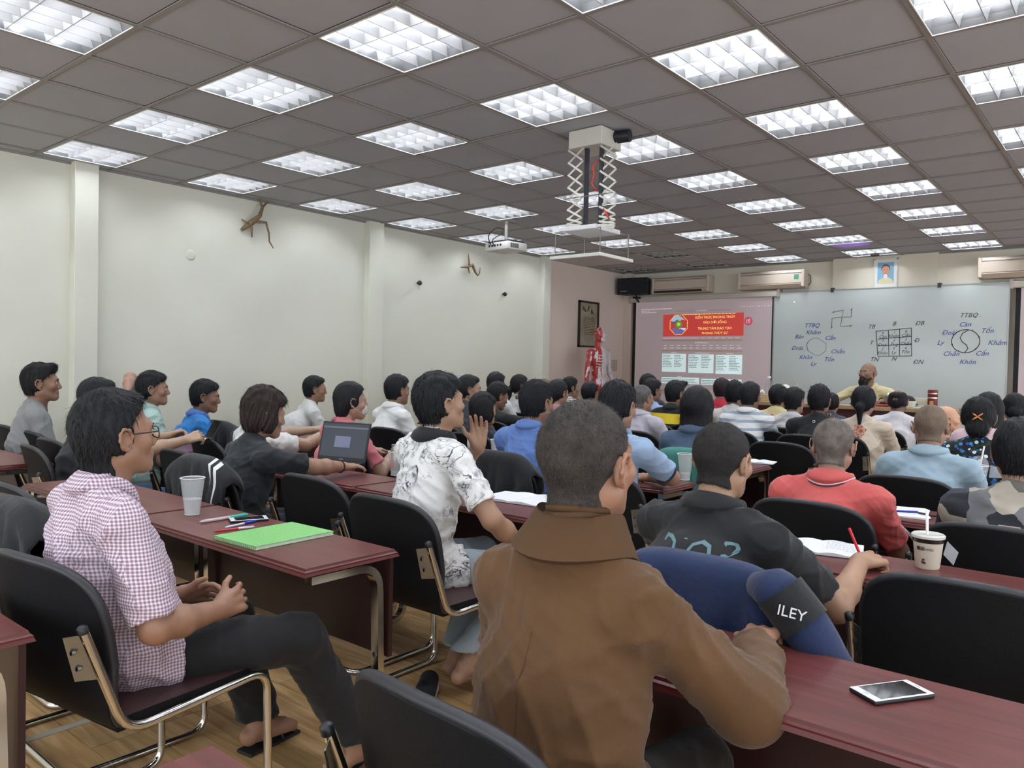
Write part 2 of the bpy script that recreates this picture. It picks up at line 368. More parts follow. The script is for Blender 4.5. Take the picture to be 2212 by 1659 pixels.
def back_fn(u, v):
    v = 1-(1-v)**1.9 if v > 0 else 0
    t = v*(len(BK)-1); i = min(int(t), len(BK)-2); p = BK[i].lerp(BK[i+1], t-i); d = (BK[i+1]-BK[i]).normalized()
    x = (u-.5)*2; wd = HWD*(.985 if v > .2 else .93+.275*v); q = max(0, (v-.60)/.40); wd *= (1-min(q, .9997)**4.0)**(1/4.0)
    x2 = x*wd/HWD; n = Vector((0, d.z, -d.y)); cur = .045*x2*x2*min(1, v*2)
    return Vector((x*wd, p.y+cur, p.z-.012*x2*x2*q)), n
bk = slab('back', back_fn, 14, 20, .03, None, None).build('backrest', [vinyl, shell_m], chair, True, 70)
pts = []
for i in range(0, 25): p, n = back_fn(0, i/25); pts.append(p)
pts.append(back_fn(.5, 1)[0])
for i in range(24, -1, -1): p, n = back_fn(1, i/25); pts.append(p)
MB().tube(pts, .0125, 8).build('edge_piping', pipe_m, chair, True, 60)
fr_ = []
for s in (-1, 1):
    x = s*.262
    seg = [(x, -.325, .725), (x, -.215, .437), (x, .235, .452), (x, .245, .0125), (x, -.235, .0125)]
    fr_.append(seg)
pa_ = rpath(fr_[0]+fr_[1][::-1], .065, 6)
MB().tube(pa_, .0125, 10).build('frame', chrome, chair, True, 60)
for s in (-1, 1):
    x = s*.262
    o = MB().tube([(x, -.325, .72), (x, -.329, .734), (x, -.331, .740)], [.0135, .0135, .006], 10).build('tube_cap', M('black_cap', '17171a', .4), chair, True, 50)
    pl = MB().add([Vector((x-s*a, y-.022, z+.065)) for a, y, z in ((.004, -.300, .65), (.004, -.262, .53), (.034, -.300, .53), (.034, -.33, .645), (.004, -.303, .65), (.004, -.265, .53), (.034, -.304, .53), (.034, -.334, .645))],
        [(0, 1, 2, 3), (7, 6, 5, 4), (0, 4, 5, 1), (1, 5, 6, 2), (2, 6, 7, 3), (3, 7, 4, 0)]).build('bracket', M('bracket_steel', '8d8c8a', .34, metal=1), chair)
    for q in (.25, .75):
        c = Vector((x-s*.019, -.342+.028*q, .693-.085*q)); MB().tube([c, c+Vector((0, -.009, .001))], .006, 8).build('bolt', bolt_m, pl)
cfirst = [True]; CH = []
def put_chair(x, y, label, rz=0):
    c = chair if cfirst[0] else copy_tree(chair); cfirst[0] = False
    c.location = (x, y, 0); c.rotation_euler = (0, 0, math.radians(rz)); tag(c, label, 'chair', 'black backed chrome cantilever chairs'); CH.append((x, y)); return c
CHAIRS = [
 (-2.26, 1.06, 8, 'chair under the man in the checked shirt'),
 (-2.93, 1.24, 0, 'chair with a dark jacket hidden behind the man in the checked shirt'),
 (-3.52, 1.42, 0, 'empty chair left of the man in the checked shirt'),
 (-4.10, 1.38, 0, 'empty chair at the left end of the nearest middle row'),
 (-0.83, 1.16, -4, 'chair under the man in the brown robe'),
 (-2.27, 2.30, 0, 'chair under the man in the ink-print polo shirt'),
 (-2.93, 2.42, 0, 'empty chair between the black T-shirt and the ink-print polo shirt'),
 (-3.60, 2.28, 0, 'chair draped with a black striped jacket'),
 (-4.24, 2.48, 0, 'empty chair in front of the man holding a phone'),
 (-0.89, 2.17, 0, 'chair under the black polo shirt writer, hung with a navy jacket'),
 (-0.36, 2.52, 2, 'large empty black chair at the right, behind the coffee cup'),
 (-1.05, 3.44, 0, 'chair under the man in the red polo shirt'),
 (-0.40, 3.40, 0, 'chair under the camouflage shirt at the right edge'),
 (-0.95, 4.56, 0, 'chair under the man in the light blue polo shirt'),
 (-0.35, 4.55, 0, 'chair in front of the camouflage shirt'),
 (-2.12, 3.55, 0, 'chair under the light blue polo shirt with navy cuffs'),
 (-2.78, 3.55, 0, 'chair under the man in the plain blue shirt'),
 (-3.40, 3.62, 0, 'empty chair behind the metal tumbler'),
 (-4.10, 3.50, 0, 'chair under the woman in the pink top'),
 (-2.10, 4.55, 0, 'chair under the woman with long hair, hung with a teal jacket'),
 (-2.75, 4.70, 0, 'empty chair left of the woman with long hair'),
 (-3.35, 4.72, 0, 'empty chair behind the plain blue shirt'),
 (-3.98, 4.62, 0, 'chair under the woman in the spotted blouse'),
 (-4.72, 4.45, 0, 'chair under the man in the white polo shirt'),
 (-2.08, 5.88, 0, 'large empty black chair behind the black jersey'),
 (-2.70, 5.85, 0, 'empty chair behind the striped shirt'),
 (-3.32, 5.90, 0, 'chair under the man in the lilac shirt'),
 (-4.05, 5.80, 0, 'chair under the woman with tied hair in the fifth row'),
 (-4.72, 5.70, 0, 'chair under the man in the black hooded top'),
 (-1.02, 5.72, 0, 'chair under the woman in the floral blouse'),
 (-0.45, 5.72, 0, 'chair right of the floral blouse'),
 (-2.02, 6.98, 0, 'chair under the black jersey'),
 (-2.66, 6.98, 0, 'chair under the man in the striped shirt'),
 (-3.32, 6.98, 0, 'empty chair left of the striped shirt'),
 (-3.95, 6.98, 0, 'chair under the black and yellow shirt'),
 (-5.40, 6.95, 0, 'chair under the man with shaven head by the left wall'),
 (-1.20, 7.05, 0, 'chair under the woman in the pink blouse at the right'),
 (-0.62, 7.05, 0, 'chair under the woman in the dark patterned top'),
 (-1.98, 8.05, 0, 'chair under the woman in the cream blouse'),
 (-2.72, 7.95, 0, 'chair under the white hooded jacket'),
 (-3.28, 7.85, 0, 'chair under the man in the white T-shirt with short hair'),
 (-3.95, 8.00, 0, 'chair under the man in glasses and light blue shirt'),
 (-5.30, 2.20, 0, 'chair under the man holding the phone'),
 (-5.92, 2.30, 0, 'chair right of the man in the grey T-shirt'),
 (-6.55, 2.34, 0, 'chair at the left edge, third from the wall aisle'),
 (-5.00, 3.45, 0, 'chair hung with a navy jacket behind the laptop'),
 (-5.60, 3.50, 0, 'empty chair left of the bright blue polo shirt'),
]
CY = .45
for x, y, rz, lb in CHAIRS: put_chair(x, y, lb, rz)
# ---------------------------------------------------------------- figure engine: implicit surfaces meshed with surface nets
def V3(a): return np.array(a, float)
class Field:
    def __init__(s, lo, hi, h):
        s.h = h; s.a = [np.arange(lo[i], hi[i]+h*1.01, h) for i in range(3)]
        s.f = np.full([len(a) for a in s.a], .2, np.float32)
    def op(s, fn, lo, hi, k=.02, mode='+'):
        mg = k+s.h*2; sl = []
        for i in range(3):
            i0 = max(0, int((lo[i]-mg-s.a[i][0])/s.h)); i1 = min(len(s.a[i]), int((hi[i]+mg-s.a[i][0])/s.h)+2)
            if i1-i0 < 1: return
            sl.append(slice(i0, i1))
        x = s.a[0][sl[0]][:, None, None]; y = s.a[1][sl[1]][None, :, None]; z = s.a[2][sl[2]][None, None, :]
        d = fn(x, y, z); g = s.f[tuple(sl)]
        if mode == '+': q = np.maximum(k-np.abs(g-d), 0)/k; s.f[tuple(sl)] = np.minimum(g, d)-q*q*k*.25
        else: d = -d; q = np.maximum(k-np.abs(g-d), 0)/k; s.f[tuple(sl)] = np.maximum(g, d)+q*q*k*.25
    def cone(s, a, b, ra, rb, k=.02, mode='+', flat=None, clip=()):
        a = V3(a); b = V3(b); ba = b-a; L2 = max(float(ba@ba), 1e-9)
        if flat is not None: fv = V3(flat[0]); fv = fv/np.linalg.norm(fv); fs = flat[1]
        R = max(ra, rb)*(1.0 if flat is None else max(1, 1/fs)); lo = np.minimum(a, b)-R; hi = np.maximum(a, b)+R
        def fn(x, y, z):
            px, py, pz = x-a[0], y-a[1], z-a[2]
            if flat is not None:
                q = (px*fv[0]+py*fv[1]+pz*fv[2]); 
                t = np.clip((px*ba[0]+py*ba[1]+pz*ba[2])/L2, 0, 1)
                px = px-t*ba[0]; py = py-t*ba[1]; pz = pz-t*ba[2]; q = (px*fv[0]+py*fv[1]+pz*fv[2])*(fs-1)
                d = np.sqrt((px+q*fv[0])**2+(py+q*fv[1])**2+(pz+q*fv[2])**2)-(ra+(rb-ra)*t)
                if fs > 1: d = d/fs**.5
            else:
                t = np.clip((px*ba[0]+py*ba[1]+pz*ba[2])/L2, 0, 1)
                d = np.sqrt((px-t*ba[0])**2+(py-t*ba[1])**2+(pz-t*ba[2])**2)-(ra+(rb-ra)*t)
            for c, n in clip: d = np.maximum(d, (x-c[0])*n[0]+(y-c[1])*n[1]+(z-c[2])*n[2])
            return d
        s.op(fn, lo, hi, k, mode)
    def ell(s, c, r, k=.02, mode='+', R=None, clip=()):
        c = V3(c); r = V3(r); m = float(max(r)); Rm = np.eye(3) if R is None else np.array(R)
        def fn(x, y, z):
            px, py, pz = x-c[0], y-c[1], z-c[2]
            if R is not None: px, py, pz = (Rm[0, 0]*px+Rm[1, 0]*py+Rm[2, 0]*pz, Rm[0, 1]*px+Rm[1, 1]*py+Rm[2, 1]*pz, Rm[0, 2]*px+Rm[1, 2]*py+Rm[2, 2]*pz)
            k0 = np.sqrt((px/r[0])**2+(py/r[1])**2+(pz/r[2])**2); k1 = np.sqrt((px/r[0]**2)**2+(py/r[1]**2)**2+(pz/r[2]**2)**2)+1e-6
            d = k0*(k0-1)/k1
            for cc, n in clip: d = np.maximum(d, (x-cc[0])*n[0]+(y-cc[1])*n[1]+(z-cc[2])*n[2])
            return d
        s.op(fn, c-m, c+m, k, mode)
    def cut(s, c, n):
        x = s.a[0][:, None, None]; y = s.a[1][None, :, None]; z = s.a[2][None, None, :]
        s.f = np.maximum(s.f, ((x-c[0])*n[0]+(y-c[1])*n[1]+(z-c[2])*n[2]).astype(np.float32))
    def mesh(s):
        f = s.f; f[0] = f[-1] = .2; f[:, 0] = f[:, -1] = .2; f[:, :, 0] = f[:, :, -1] = .2
        ins = f < 0; nx, ny, nz = f.shape
        c = np.zeros((nx-1, ny-1, nz-1), np.int8)
        for i in (0, 1):
            for j in (0, 1):
                for k in (0, 1): c += ins[i:nx-1+i, j:ny-1+j, k:nz-1+k]
        act = (c > 0) & (c < 8); I = np.argwhere(act)
        if len(I) == 0: return np.zeros((0, 3)), np.zeros((0, 4), int)
        idx = np.full(act.shape, -1, np.int32); idx[act] = np.arange(len(I))
        acc = np.zeros((len(I), 3)); cnt = np.zeros(len(I))
        cor = [(i, j, k) for i in (0, 1) for j in (0, 1) for k in (0, 1)]
        vals = {o: f[I[:, 0]+o[0], I[:, 1]+o[1], I[:, 2]+o[2]] for o in cor}
        for o in cor:
            for ax in range(3):
                if o[ax]: continue
                p = list(o); p[ax] = 1; p = tuple(p); va, vb = vals[o], vals[p]; m = (va < 0) != (vb < 0)
                t = np.where(m, va/np.where(m, va-vb, 1), 0); q = np.array(o, float)[None].repeat(len(I), 0); q[:, ax] = t
                acc[m] += q[m]; cnt[m] += 1
        P = (I+acc/cnt[:, None])*s.h+np.array([a[0] for a in s.a])
        F = []
        for ax in range(3):
            u, v = (ax+1) % 3, (ax+2) % 3
            sa = [slice(None)]*3; sb = [slice(None)]*3; sa[ax] = slice(0, -1); sb[ax] = slice(1, None)
            A, B = ins[tuple(sa)], ins[tuple(sb)]; E = np.argwhere(A != B)
            E = E[(E[:, u] > 0) & (E[:, v] > 0) & (E[:, u] < f.shape[u]-1) & (E[:, v] < f.shape[v]-1)]
            sg = A[E[:, 0], E[:, 1], E[:, 2]]
            du = np.zeros(3, int); du[u] = 1; dv = np.zeros(3, int); dv[v] = 1
            g = lambda Q: idx[Q[:, 0], Q[:, 1], Q[:, 2]]
            q = np.stack([g(E-du-dv), g(E-dv), g(E), g(E-du)], 1)
            q[~sg] = q[~sg][:, ::-1]; F.append(q)
        return P, np.concatenate(F)
def vnorm(P, F):
    n = np.cross(P[F[:, 2]]-P[F[:, 0]], P[F[:, 3]]-P[F[:, 1]]); N = np.zeros_like(P)
    for j in range(4): np.add.at(N, F[:, j], n)
    return N/(np.linalg.norm(N, axis=1)[:, None]+1e-9)
def relax(P, F, it=1, w=.5):
    for _ in range(it):
        S = np.zeros_like(P); c = np.zeros(len(P))
        for j in range(4):
            a, b = F[:, j], F[:, (j+1) % 4]; np.add.at(S, a, P[b]); np.add.at(S, b, P[a]); np.add.at(c, a, 1); np.add.at(c, b, 1)
        P = P*(1-w)+w*S/np.maximum(c, 1)[:, None]
    return P
def folds(P, seed, amp, sc=1.0, strong=.6):
    """crease field: sharp-crested wrinkles at several scales inside soft patches"""
    rs = np.random.RandomState(seed); d = np.zeros(len(P)); Q = P*sc
    W_ = Q+.022*np.sin(Q[:, [1, 2, 0]]*rs.uniform(12, 24, 3)+rs.uniform(0, 6, 3))
    for i in range(8):
        k = rs.normal(size=3)*np.array([.8, .8, 1.2]); kk = rs.uniform(38, 75) if i < 4 else rs.uniform(80, 150); k = k/np.linalg.norm(k)*kk
        ph = W_@k+rs.uniform(0, 6)+1.5*np.sin(W_@(rs.normal(size=3)*12)); m = np.clip(.15+np.sin(W_@(rs.normal(size=3)*9)+rs.uniform(0, 6)), 0, 1)
        d += ((1-np.abs(np.sin(ph*.5)))**2-.3)*m*(50/kk)**.8
    return d*amp
def npmesh(name, P, F, smooth=True):
    me = bpy.data.meshes.new(name); me.vertices.add(len(P)); me.vertices.foreach_set('co', P.astype(np.float32).ravel())
    F = F.astype(np.int32); me.loops.add(F.size); me.loops.foreach_set('vertex_index', F.ravel()); me.polygons.add(len(F))
    me.polygons.foreach_set('loop_start', np.arange(0, F.size, 4, dtype=np.int32)); me.update(calc_edges=True)
    if smooth: me.shade_smooth()
    return me
def join(parts):
    n = 0; Ps = []; Fs = []
    for P, F in parts:
        if len(P): Ps.append(P); Fs.append(F+n); n += len(P)
    return np.concatenate(Ps), np.concatenate(Fs)
# ---- head template (origin between the ears, +Y is the face, Z up)
HRES = (.0035, .0055, .008)
HEADS = {}
def head_mesh(lod, fem=False):
    key = (lod, fem)
    if key in HEADS: return HEADS[key]
    f = Field((-.10, -.13, -.19), (.10, .13, .13), HRES[lod]); j = .92 if fem else 1
    f.ell((0, -.016, .032), (.0755, .094, .084), .01)
    f.ell((0, .022, -.022), (.061, .070, .084), .04)
    f.cone((-.050*j, .000, -.055), (-.018, .062, -.094), .022, .019, .03); f.cone((.050*j, .000, -.055), (.018, .062, -.094), .022, .019, .03)
    f.ell((0, .068, -.092), (.022*j, .020, .018), .02)
    f.cone((-.032, .078, .020), (.032, .078, .020), .013, .013, .02)
    for s in (-1, 1):
        f.ell((s*.043, .058, -.022), (.024, .022, .022), .02)
        f.ell((s*.032, .098, .001), (.020, .015, .011), .014, '-')
        f.ell((s*.032, .0765, .001), (.0135, .0125, .011), .004)
        f.cone((s*.011, .092, -.036), (s*.013, .094, -.036), .0085, .007, .007)
    f.cone((0, .084, .012), (0, .101, -.029), .0085, .0118, .012)
    f.cone((-.021, .083, -.059), (.021, .083, -.059), .0080, .0080, .008); f.cone((-.018, .0835, -.071), (.018, .0835, -.071), .0082, .0082, .006)
    f.cone((-.022, .100, -.065), (.022, .100, -.065), .0030, .0030, .004, '-')
    for s in (-1, 1):   # ears
        E_ = RX(-.18)
        f.ell((s*.0800, -.010, -.006), (.0085, .016, .029), .004, '+', E_)
        pts = [(s*.083, .006, -.016), (s*.087, .010, .004), (s*.091, .002, .023), (s*.095, -.014, .028), (s*.098, -.026, .015), (s*.095, -.027, -.004), (s*.089, -.018, -.022), (s*.083, -.006, -.034), (s*.080, .002, -.031)]
        for a, b in zip(pts, pts[1:]): f.cone(a, b, .0042, .0042, .005)
        f.ell((s*.088, -.007, -.002), (.006, .011, .015), .004, '-')
    f.cone((0, -.025, -.055), (0, -.040, -.19), .052 if not fem else .043, .056 if not fem else .047, .03, flat=((0, 1, 0), .95))
    P, F = f.mesh(); P = relax(P, F, 1, .3); HEADS[key] = (P, F); return P, F
HAIRS = {}
def plane(c, n): n = V3(n); return (V3(c), n/np.linalg.norm(n))
def hair_mesh(style, lod):
    key = (style, lod)
    if key in HAIRS: return HAIRS[key]
    h = (.0038, .0055, .0075)[lod]
    lo, hi = (-.15, -.19, -.17), (.15, .15, .17)
    if style in ('long', 'longest'): lo = (-.16, -.19, -.42)
    if style in ('ponytail',): lo = (-.15, -.24, -.26)
    f = Field(lo, hi, h); k = .018
    hl = [plane((0, .070, .080), (0, .175, -.165))]          # tilted hairline plane
    def cap(t, top=0, back=0, cl=hl):
        f.ell((0, -.016-back*.5, .034+top*.5), (.0775+t, .096+t+back*.5, .086+t+top*.5), k, '+', None, cl)
    sidecl = lambda zz, yy: [plane((0, 0, zz), (0, 0, -1)), plane((0, yy, 0), (0, 1, 0))]
    hlb = [plane((0, .070, .082), (0, .180, -.165))]
    if style in ('buzz', 'shaved'):
        t_ = .0035 if style == 'buzz' else .002; cap(t_, cl=hlb); f.cone((0, -.030, -.03), (0, -.036, -.075), .0525+t_, .0535+t_, .02, '+', ((0, 1, 0), .95), [plane((0, -.048, 0), (0, 1, .25)), plane((0, 0, -.092), (0, -.3, -1))])
    elif style == 'crop':
        cap(.010, .010, cl=[plane((0, .068, .090), (0, .170, -.165))]); f.ell((0, .040, .096), (.055, .036, .024), .02); f.ell((0, -.064, -.018), (.058, .044, .062), .03)
        f.cone((0, -.036, -.03), (0, -.042, -.12), .056, .056, .02, '+', ((0, 1, 0), .95), [plane((0, -.056, 0), (0, 1, .25))])
        for s in (-1, 1): f.ell((s*.070, -.020, .0), (.016, .032, .048), .02, '+', None, [plane((0, .012, 0), (0, 1, .25))]); f.ell((s*.0735, .014, .006), (.006, .008, .026), .006)
    elif style in ('short', 'thick', 'spiky', 'quiff', 'comb'):
        t = {'short': .008, 'thick': .0115, 'spiky': .010, 'quiff': .009, 'comb': .010}[style]; cap(t, {'short': .009, 'thick': .012, 'spiky': .018, 'quiff': .012, 'comb': .014}[style])
        for s in (-1, 1): f.ell((s*.070, -.022, .0), (.017, .030, .048), .02, '+', None, [plane((0, .012, 0), (0, 1, .25))])
        f.ell((0, -.064, -.018), (.058, .040+t*.4, .056), .03); f.cone((0, -.034, -.03), (0, -.038, -.068), .0545, .0545, .02, '+', ((0, 1, 0), .95), [plane((0, -.05, 0), (0, 1, .3)), plane((0, 0, -.088), (0, -.3, -1))])
        f.ell((0, .048, .088), (.056, .036, .026 if style != 'quiff' else .036), .025)
        if style == 'quiff': f.cone((-.045, .068, .10), (.05, .078, .112), .022, .018, .03)
        if style == 'thick': f.ell((0, .058, .080), (.054, .022, .022), .02)
    elif style == 'bald': 
        for s in (-1, 1): f.ell((s*.068, -.03, .005), (.018, .05, .05), .02, '+', None, [plane((0, .012, 0), (0, 1, .25))])
        f.ell((0, -.075, .0), (.066, .034, .062), .03); f.ell((0, -.03, .06), (.080, .085, .045), .02); f.ell((0, -.005, .128), (.032, .050, .022), .015, '-')
    elif style in ('bob', 'shag'):
        cap(.018, .018); f.ell((0, -.055, -.030), (.080, .060, .080), .03)
        for s in (-1, 1): f.ell((s*.076, .0, -.022), (.024, .045, .072), .03)
        f.ell((0, .062, .080), (.062, .034, .034), .025)
    elif style in ('long', 'longest'):
        cap(.018, .012); 
        for s in (-1, 1): f.cone((s*.072, -.01, .02), (s*.080, -.03, -.16), .030, .026, .03)
        f.cone((0, -.05, 0), (0, -.085, -.24), .085, .075, .04, flat=((0, 1, 0), 1.8)); f.cone((0, -.085, -.20), (0, -.09, -.38), .075, .045, .03, flat=((0, 1, 0), 2.2))
    elif style in ('bun', 'lowbun', 'ponytail', 'tied', 'mask'):
        cap(.013, .008); f.ell((0, -.055, -.012), (.068, .054, .066), .03)
        for s in (-1, 1): f.ell((s*.070, -.012, .010), (.020, .045, .050), .02)
        if style == 'bun': f.ell((0, -.098, -.055), (.062, .040, .052), .02)
        if style == 'lowbun': f.ell((0, -.115, -.02), (.050, .034, .045), .015)
        if style == 'ponytail': f.cone((0, -.10, .0), (.0, -.13, -.035), .022, .030, .015); f.cone((0, -.13, -.035), (0, -.125, -.17), .034, .012, .02)
        if style == 'tied': f.cone((0, -.095, -.05), (0, -.105, -.16), .030, .024, .02)
        if style == 'mask': f.ell((0, -.06, -.05), (.066, .050, .075), .03)
    # keep the face free and let the ears come through
    if style not in ('shaved', 'buzz'):
        if style in ('short', 'thick', 'spiky', 'quiff', 'comb', 'crop', 'bald', 'bun', 'lowbun', 'ponytail', 'tied'):
            for s in (-1, 1): f.ell((s*.092, -.002, -.012), (.020, .022, .034), .008, '-')
        f.ell((0, .112, -.010), (.066, .050, .066), .02, '-')
        f.ell((0, .10, -.08), (.075, .085, .075), .02, '-')
    else:
        for s in (-1, 1): f.ell((s*.090, -.006, -.008), (.018, .022, .034), .004, '-')
    P, F = f.mesh()
    if len(P):
        N_ = vnorm(P, F); c = P-V3((0, -.03, .02)); ang = np.arctan2(c[:, 0], -c[:, 1]); r = np.linalg.norm(c[:, :2], axis=1)
        zz = P[:, 2]; seedr = {'spiky': 1.6, 'thick': 1.5, 'quiff': 1.6, 'shag': 2.2, 'bob': 1.4, 'buzz': .12, 'shaved': .05}.get(style, 1)
        cv = np.stack([np.cos(ang)*8, np.sin(ang)*8], 1)
        st = np.sin(ang*37+3*np.sin(zz*30+ang*3))*.5+np.sin(ang*61+zz*22)*.35+np.sin(ang*19-zz*45+2)*.5
        tp = np.sin(P[:, 0]*130+P[:, 1]*35)*np.sin(P[:, 1]*60+1)+.6*np.sin(P[:, 0]*210-P[:, 1]*60)
        wgt = np.clip((zz-.05)/.05, 0, 1); d = (st*(1-wgt)+tp*wgt)*.0018*seedr
        if style == 'spiky': d += np.clip(zz-.06, 0, 1)*np.abs(np.sin(P[:, 0]*95+1)*np.sin(P[:, 1]*85))*.09
        P = P+N_*d[:, None]
        if lod < 2:   # loose strands over the surface
            rs = np.random.RandomState(7); nb = style in ('buzz', 'shaved'); n = (7000 if nb else 2600)//(1 if lod == 0 else 3); ii = rs.randint(0, len(P), n*2); ii = ii[~((np.abs(P[ii, 0]) > .055) & (P[ii, 1] > -.045) & (P[ii, 2] < .035))][:n]; n = len(ii); p = P[ii]; nn = N_[ii]
            rad = p-V3((0, -.035, .115)); rad[:, 2] -= .05; fl = rad/(np.linalg.norm(rad, axis=1)[:, None]+1e-6)+np.array([0, 0, -.5])
            if style in ('long', 'longest', 'shag', 'bob'): fl = fl+np.array([0, 0, -1.2])
            fl = fl-nn*(fl*nn).sum(1)[:, None]; fl /= np.linalg.norm(fl, axis=1)[:, None]+1e-6; fl += rs.normal(size=fl.shape)*.25
            ln = rs.uniform(.004, .008, n)[:, None] if nb else rs.uniform(.012, .030, n)[:, None]*(1.3 if style in ('spiky', 'shag') else 1); lf = .9 if nb else (.55 if style == 'spiky' else .22)
            sd = np.cross(fl, nn); sd /= np.linalg.norm(sd, axis=1)[:, None]+1e-6; wd = .0006 if nb else .0012; mid_ = p+fl*ln*.5+nn*ln*lf*.30; tip = p+fl*ln+nn*ln*lf*(.5 if not nb else .6)
            Q = np.concatenate([p-sd*wd-nn*.001, p+sd*wd-nn*.001, mid_+sd*wd*.8, mid_-sd*wd*.8, tip+sd*wd*.15, tip-sd*wd*.15]); o_ = len(P); a = np.arange(n)
            F = np.concatenate([F, np.stack([a, a+n, a+2*n, a+3*n], 1)+o_, np.stack([a+3*n, a+2*n, a+4*n, a+5*n], 1)+o_]); P = np.concatenate([P, Q])
    HAIRS[key] = npmesh('hair_'+style, P, F); return HAIRS[key]
# ---- hand (origin wrist, +Y fingers, +Z back of hand, thumb towards s*X)
def hand_field(f, T, s, curl=.25, spread=.06, thumb=.5, sc=1.0):
    """T: 4x4 numpy transform"""
    tr = lambda p: (T @ np.array([p[0]*sc, p[1]*sc, p[2]*sc, 1]))[:3]
    zc = T[:3, 2]
    f.cone(tr((0, -.01, 0)), tr((0, .02, 0)), .024*sc, .027*sc, .012, flat=(zc, 1.45))
    for x in (-.024, 0, .024): f.cone(tr((x*.7, .02, 0)), tr((x*1.15, .078, .003)), .0165*sc, .0125*sc, .012)
    f.cone(tr((s*.018, .012, -.006)), tr((s*.036, .045, -.010)), .019*sc, .014*sc, .012)
    for i, (x, L, r) in enumerate(((-.031, .058, .0075), (-.011, .074, .0082), (.010, .079, .0086), (.030, .070, .0086))):
        x = x*(1 if s > 0 else 1); xx = x*s; a = curl*(1+.12*(3-i)) if hasattr(curl, '__float__') or True else 0
        p = V3((xx, .080-abs(x)*.12, .002)); th = 0; ps = [p]; dx = math.sin(spread*(i-1.5))*s
        for q, fr in ((0, .46), (1, .30), (2, .24)):
            th += a*(1.0 if q == 0 else 1.25); p = p+V3((dx*L*fr, math.cos(th)*L*fr, -math.sin(th)*L*fr)); ps.append(p)
        for q in range(3): f.cone(tr(ps[q]), tr(ps[q+1]), (r+.0008-.0006*q)*sc, (r-.0002-.0008*q)*sc, .003)
    p0 = V3((s*.034, .040, -.010)); d1 = V3((s*math.sin(.9-thumb*.4), math.cos(.9-thumb*.4), -.35*thumb)); d1 /= np.linalg.norm(d1); p1 = p0+d1*.034
    d2 = V3((s*math.sin(.5-thumb*.6), math.cos(.5-thumb*.6), -.45*thumb)); d2 /= np.linalg.norm(d2); p2 = p1+d2*.028
    f.cone(tr(p0), tr(p1), .0125*sc, .0100*sc, .006); f.cone(tr(p1), tr(p2), .0098*sc, .0082*sc, .003)
def frame(o, y, up):
    y = V3(y)/np.linalg.norm(y); up = V3(up); z = up-y*(up@y); z /= np.linalg.norm(z)+1e-9; x = np.cross(y, z)
    T = np.eye(4); T[:3, 0] = x; T[:3, 1] = y; T[:3, 2] = z; T[:3, 3] = o; return T
def ik(S, Wp, l1, l2, pole):
    d = Wp-S; L = np.linalg.norm(d)
    if L > (l1+l2)*.985: Wp = S+d/L*(l1+l2)*.985; d = Wp-S; L = np.linalg.norm(d)
    if L < abs(l1-l2)*1.05: L = abs(l1-l2)*1.05
    a = (l1*l1-l2*l2+L*L)/(2*L); h = math.sqrt(max(l1*l1-a*a, 0)); u = d/np.linalg.norm(d); pole = V3(pole); p = pole-u*(pole@u); p /= np.linalg.norm(p)+1e-9
    return S+u*a+p*h, Wp
# ---------------------------------------------------------------- cloth, skin and hair materials
def skin(c):
    v = [int(c[i:i+2], 16)/255 for i in (0, 2, 4)]; g_ = sum(v)/3; n_ = 'skin_'+c; c = tuple((x*.86+g_*.14)*.92 for x in v)
    return MATS.get(n_) or M(n_, c, .48, sss=.12, noise=(tuple(x*.90 for x in c), 28, .3), bump=.06, bscale=120)
def hairm(c='15161a', r=.55):
    n = 'hair_'+c
    if n in MATS: return MATS[n]
    m = M(n, c, r, spec=.25); nt = m.node_tree; N = nt.nodes.new; L = nt.links.new; b = nt.nodes['Principled BSDF']
    tc = N('ShaderNodeTexCoord'); mp = N('ShaderNodeMapping'); mp.inputs['Scale'].default_value = (140, 60, 26); L(tc.outputs['Object'], mp.inputs[0])
    t = N('ShaderNodeTexNoise'); t.inputs['Scale'].default_value = 1.6; t.inputs['Detail'].default_value = 5; L(mp.outputs[0], t.inputs['Vector'])
    bp = N('ShaderNodeBump'); bp.inputs['Strength'].default_value = .55; bp.inputs['Distance'].default_value = .004; L(t.outputs['Fac'], bp.inputs['Height']); L(bp.outputs[0], b.inputs['Normal'])
    r = N('ShaderNodeValToRGB'); r.color_ramp.elements[0].position = .35; r.color_ramp.elements[1].position = .75
    cc = lin(c); r.color_ramp.elements[0].color = tuple(x*.6 for x in cc[:3])+(1,); r.color_ramp.elements[1].color = tuple(min(1, x*1.5+.002) for x in cc[:3])+(1,)
    L(t.outputs['Fac'], r.inputs[0]); L(r.outputs[0], b.inputs['Base Color']); return m
def stubble(c1, c2):   # close cropped hair over scalp
    return M('stubble_'+c1, c1, .6, noise=(c2, 26, .22), bump=.7, bscale=420)
def cloth(c, c2=None, b=.3, rough=.85): 
    return M('cloth_'+c, c, rough, noise=(c2 or tuple(int(c[i:i+2], 16)/255*.93 for i in (0, 2, 4)), 7, .3), bump=b, bscale=26, sheen=.1)
def _obj(N): return N('ShaderNodeTexCoord').outputs['Object']
def _mix(N, L, f, a, b):
    m = N('ShaderNodeMix'); m.data_type = 'RGBA'
    L(f, m.inputs[0])
    for i, s in ((6, a), (7, b)):
        if isinstance(s, str): m.inputs[i].default_value = lin(s)
        else: L(s, m.inputs[i])
    return m.outputs[2]
def _math(N, L, op, a, b=0.0, c=None):
    m = N('ShaderNodeMath'); m.operation = op
    for i, s in enumerate((a, b) if c is None else (a, b, c)):
        if isinstance(s, (int, float)): m.inputs[i].default_value = s
        else: L(s, m.inputs[i])
    return m.outputs[0]
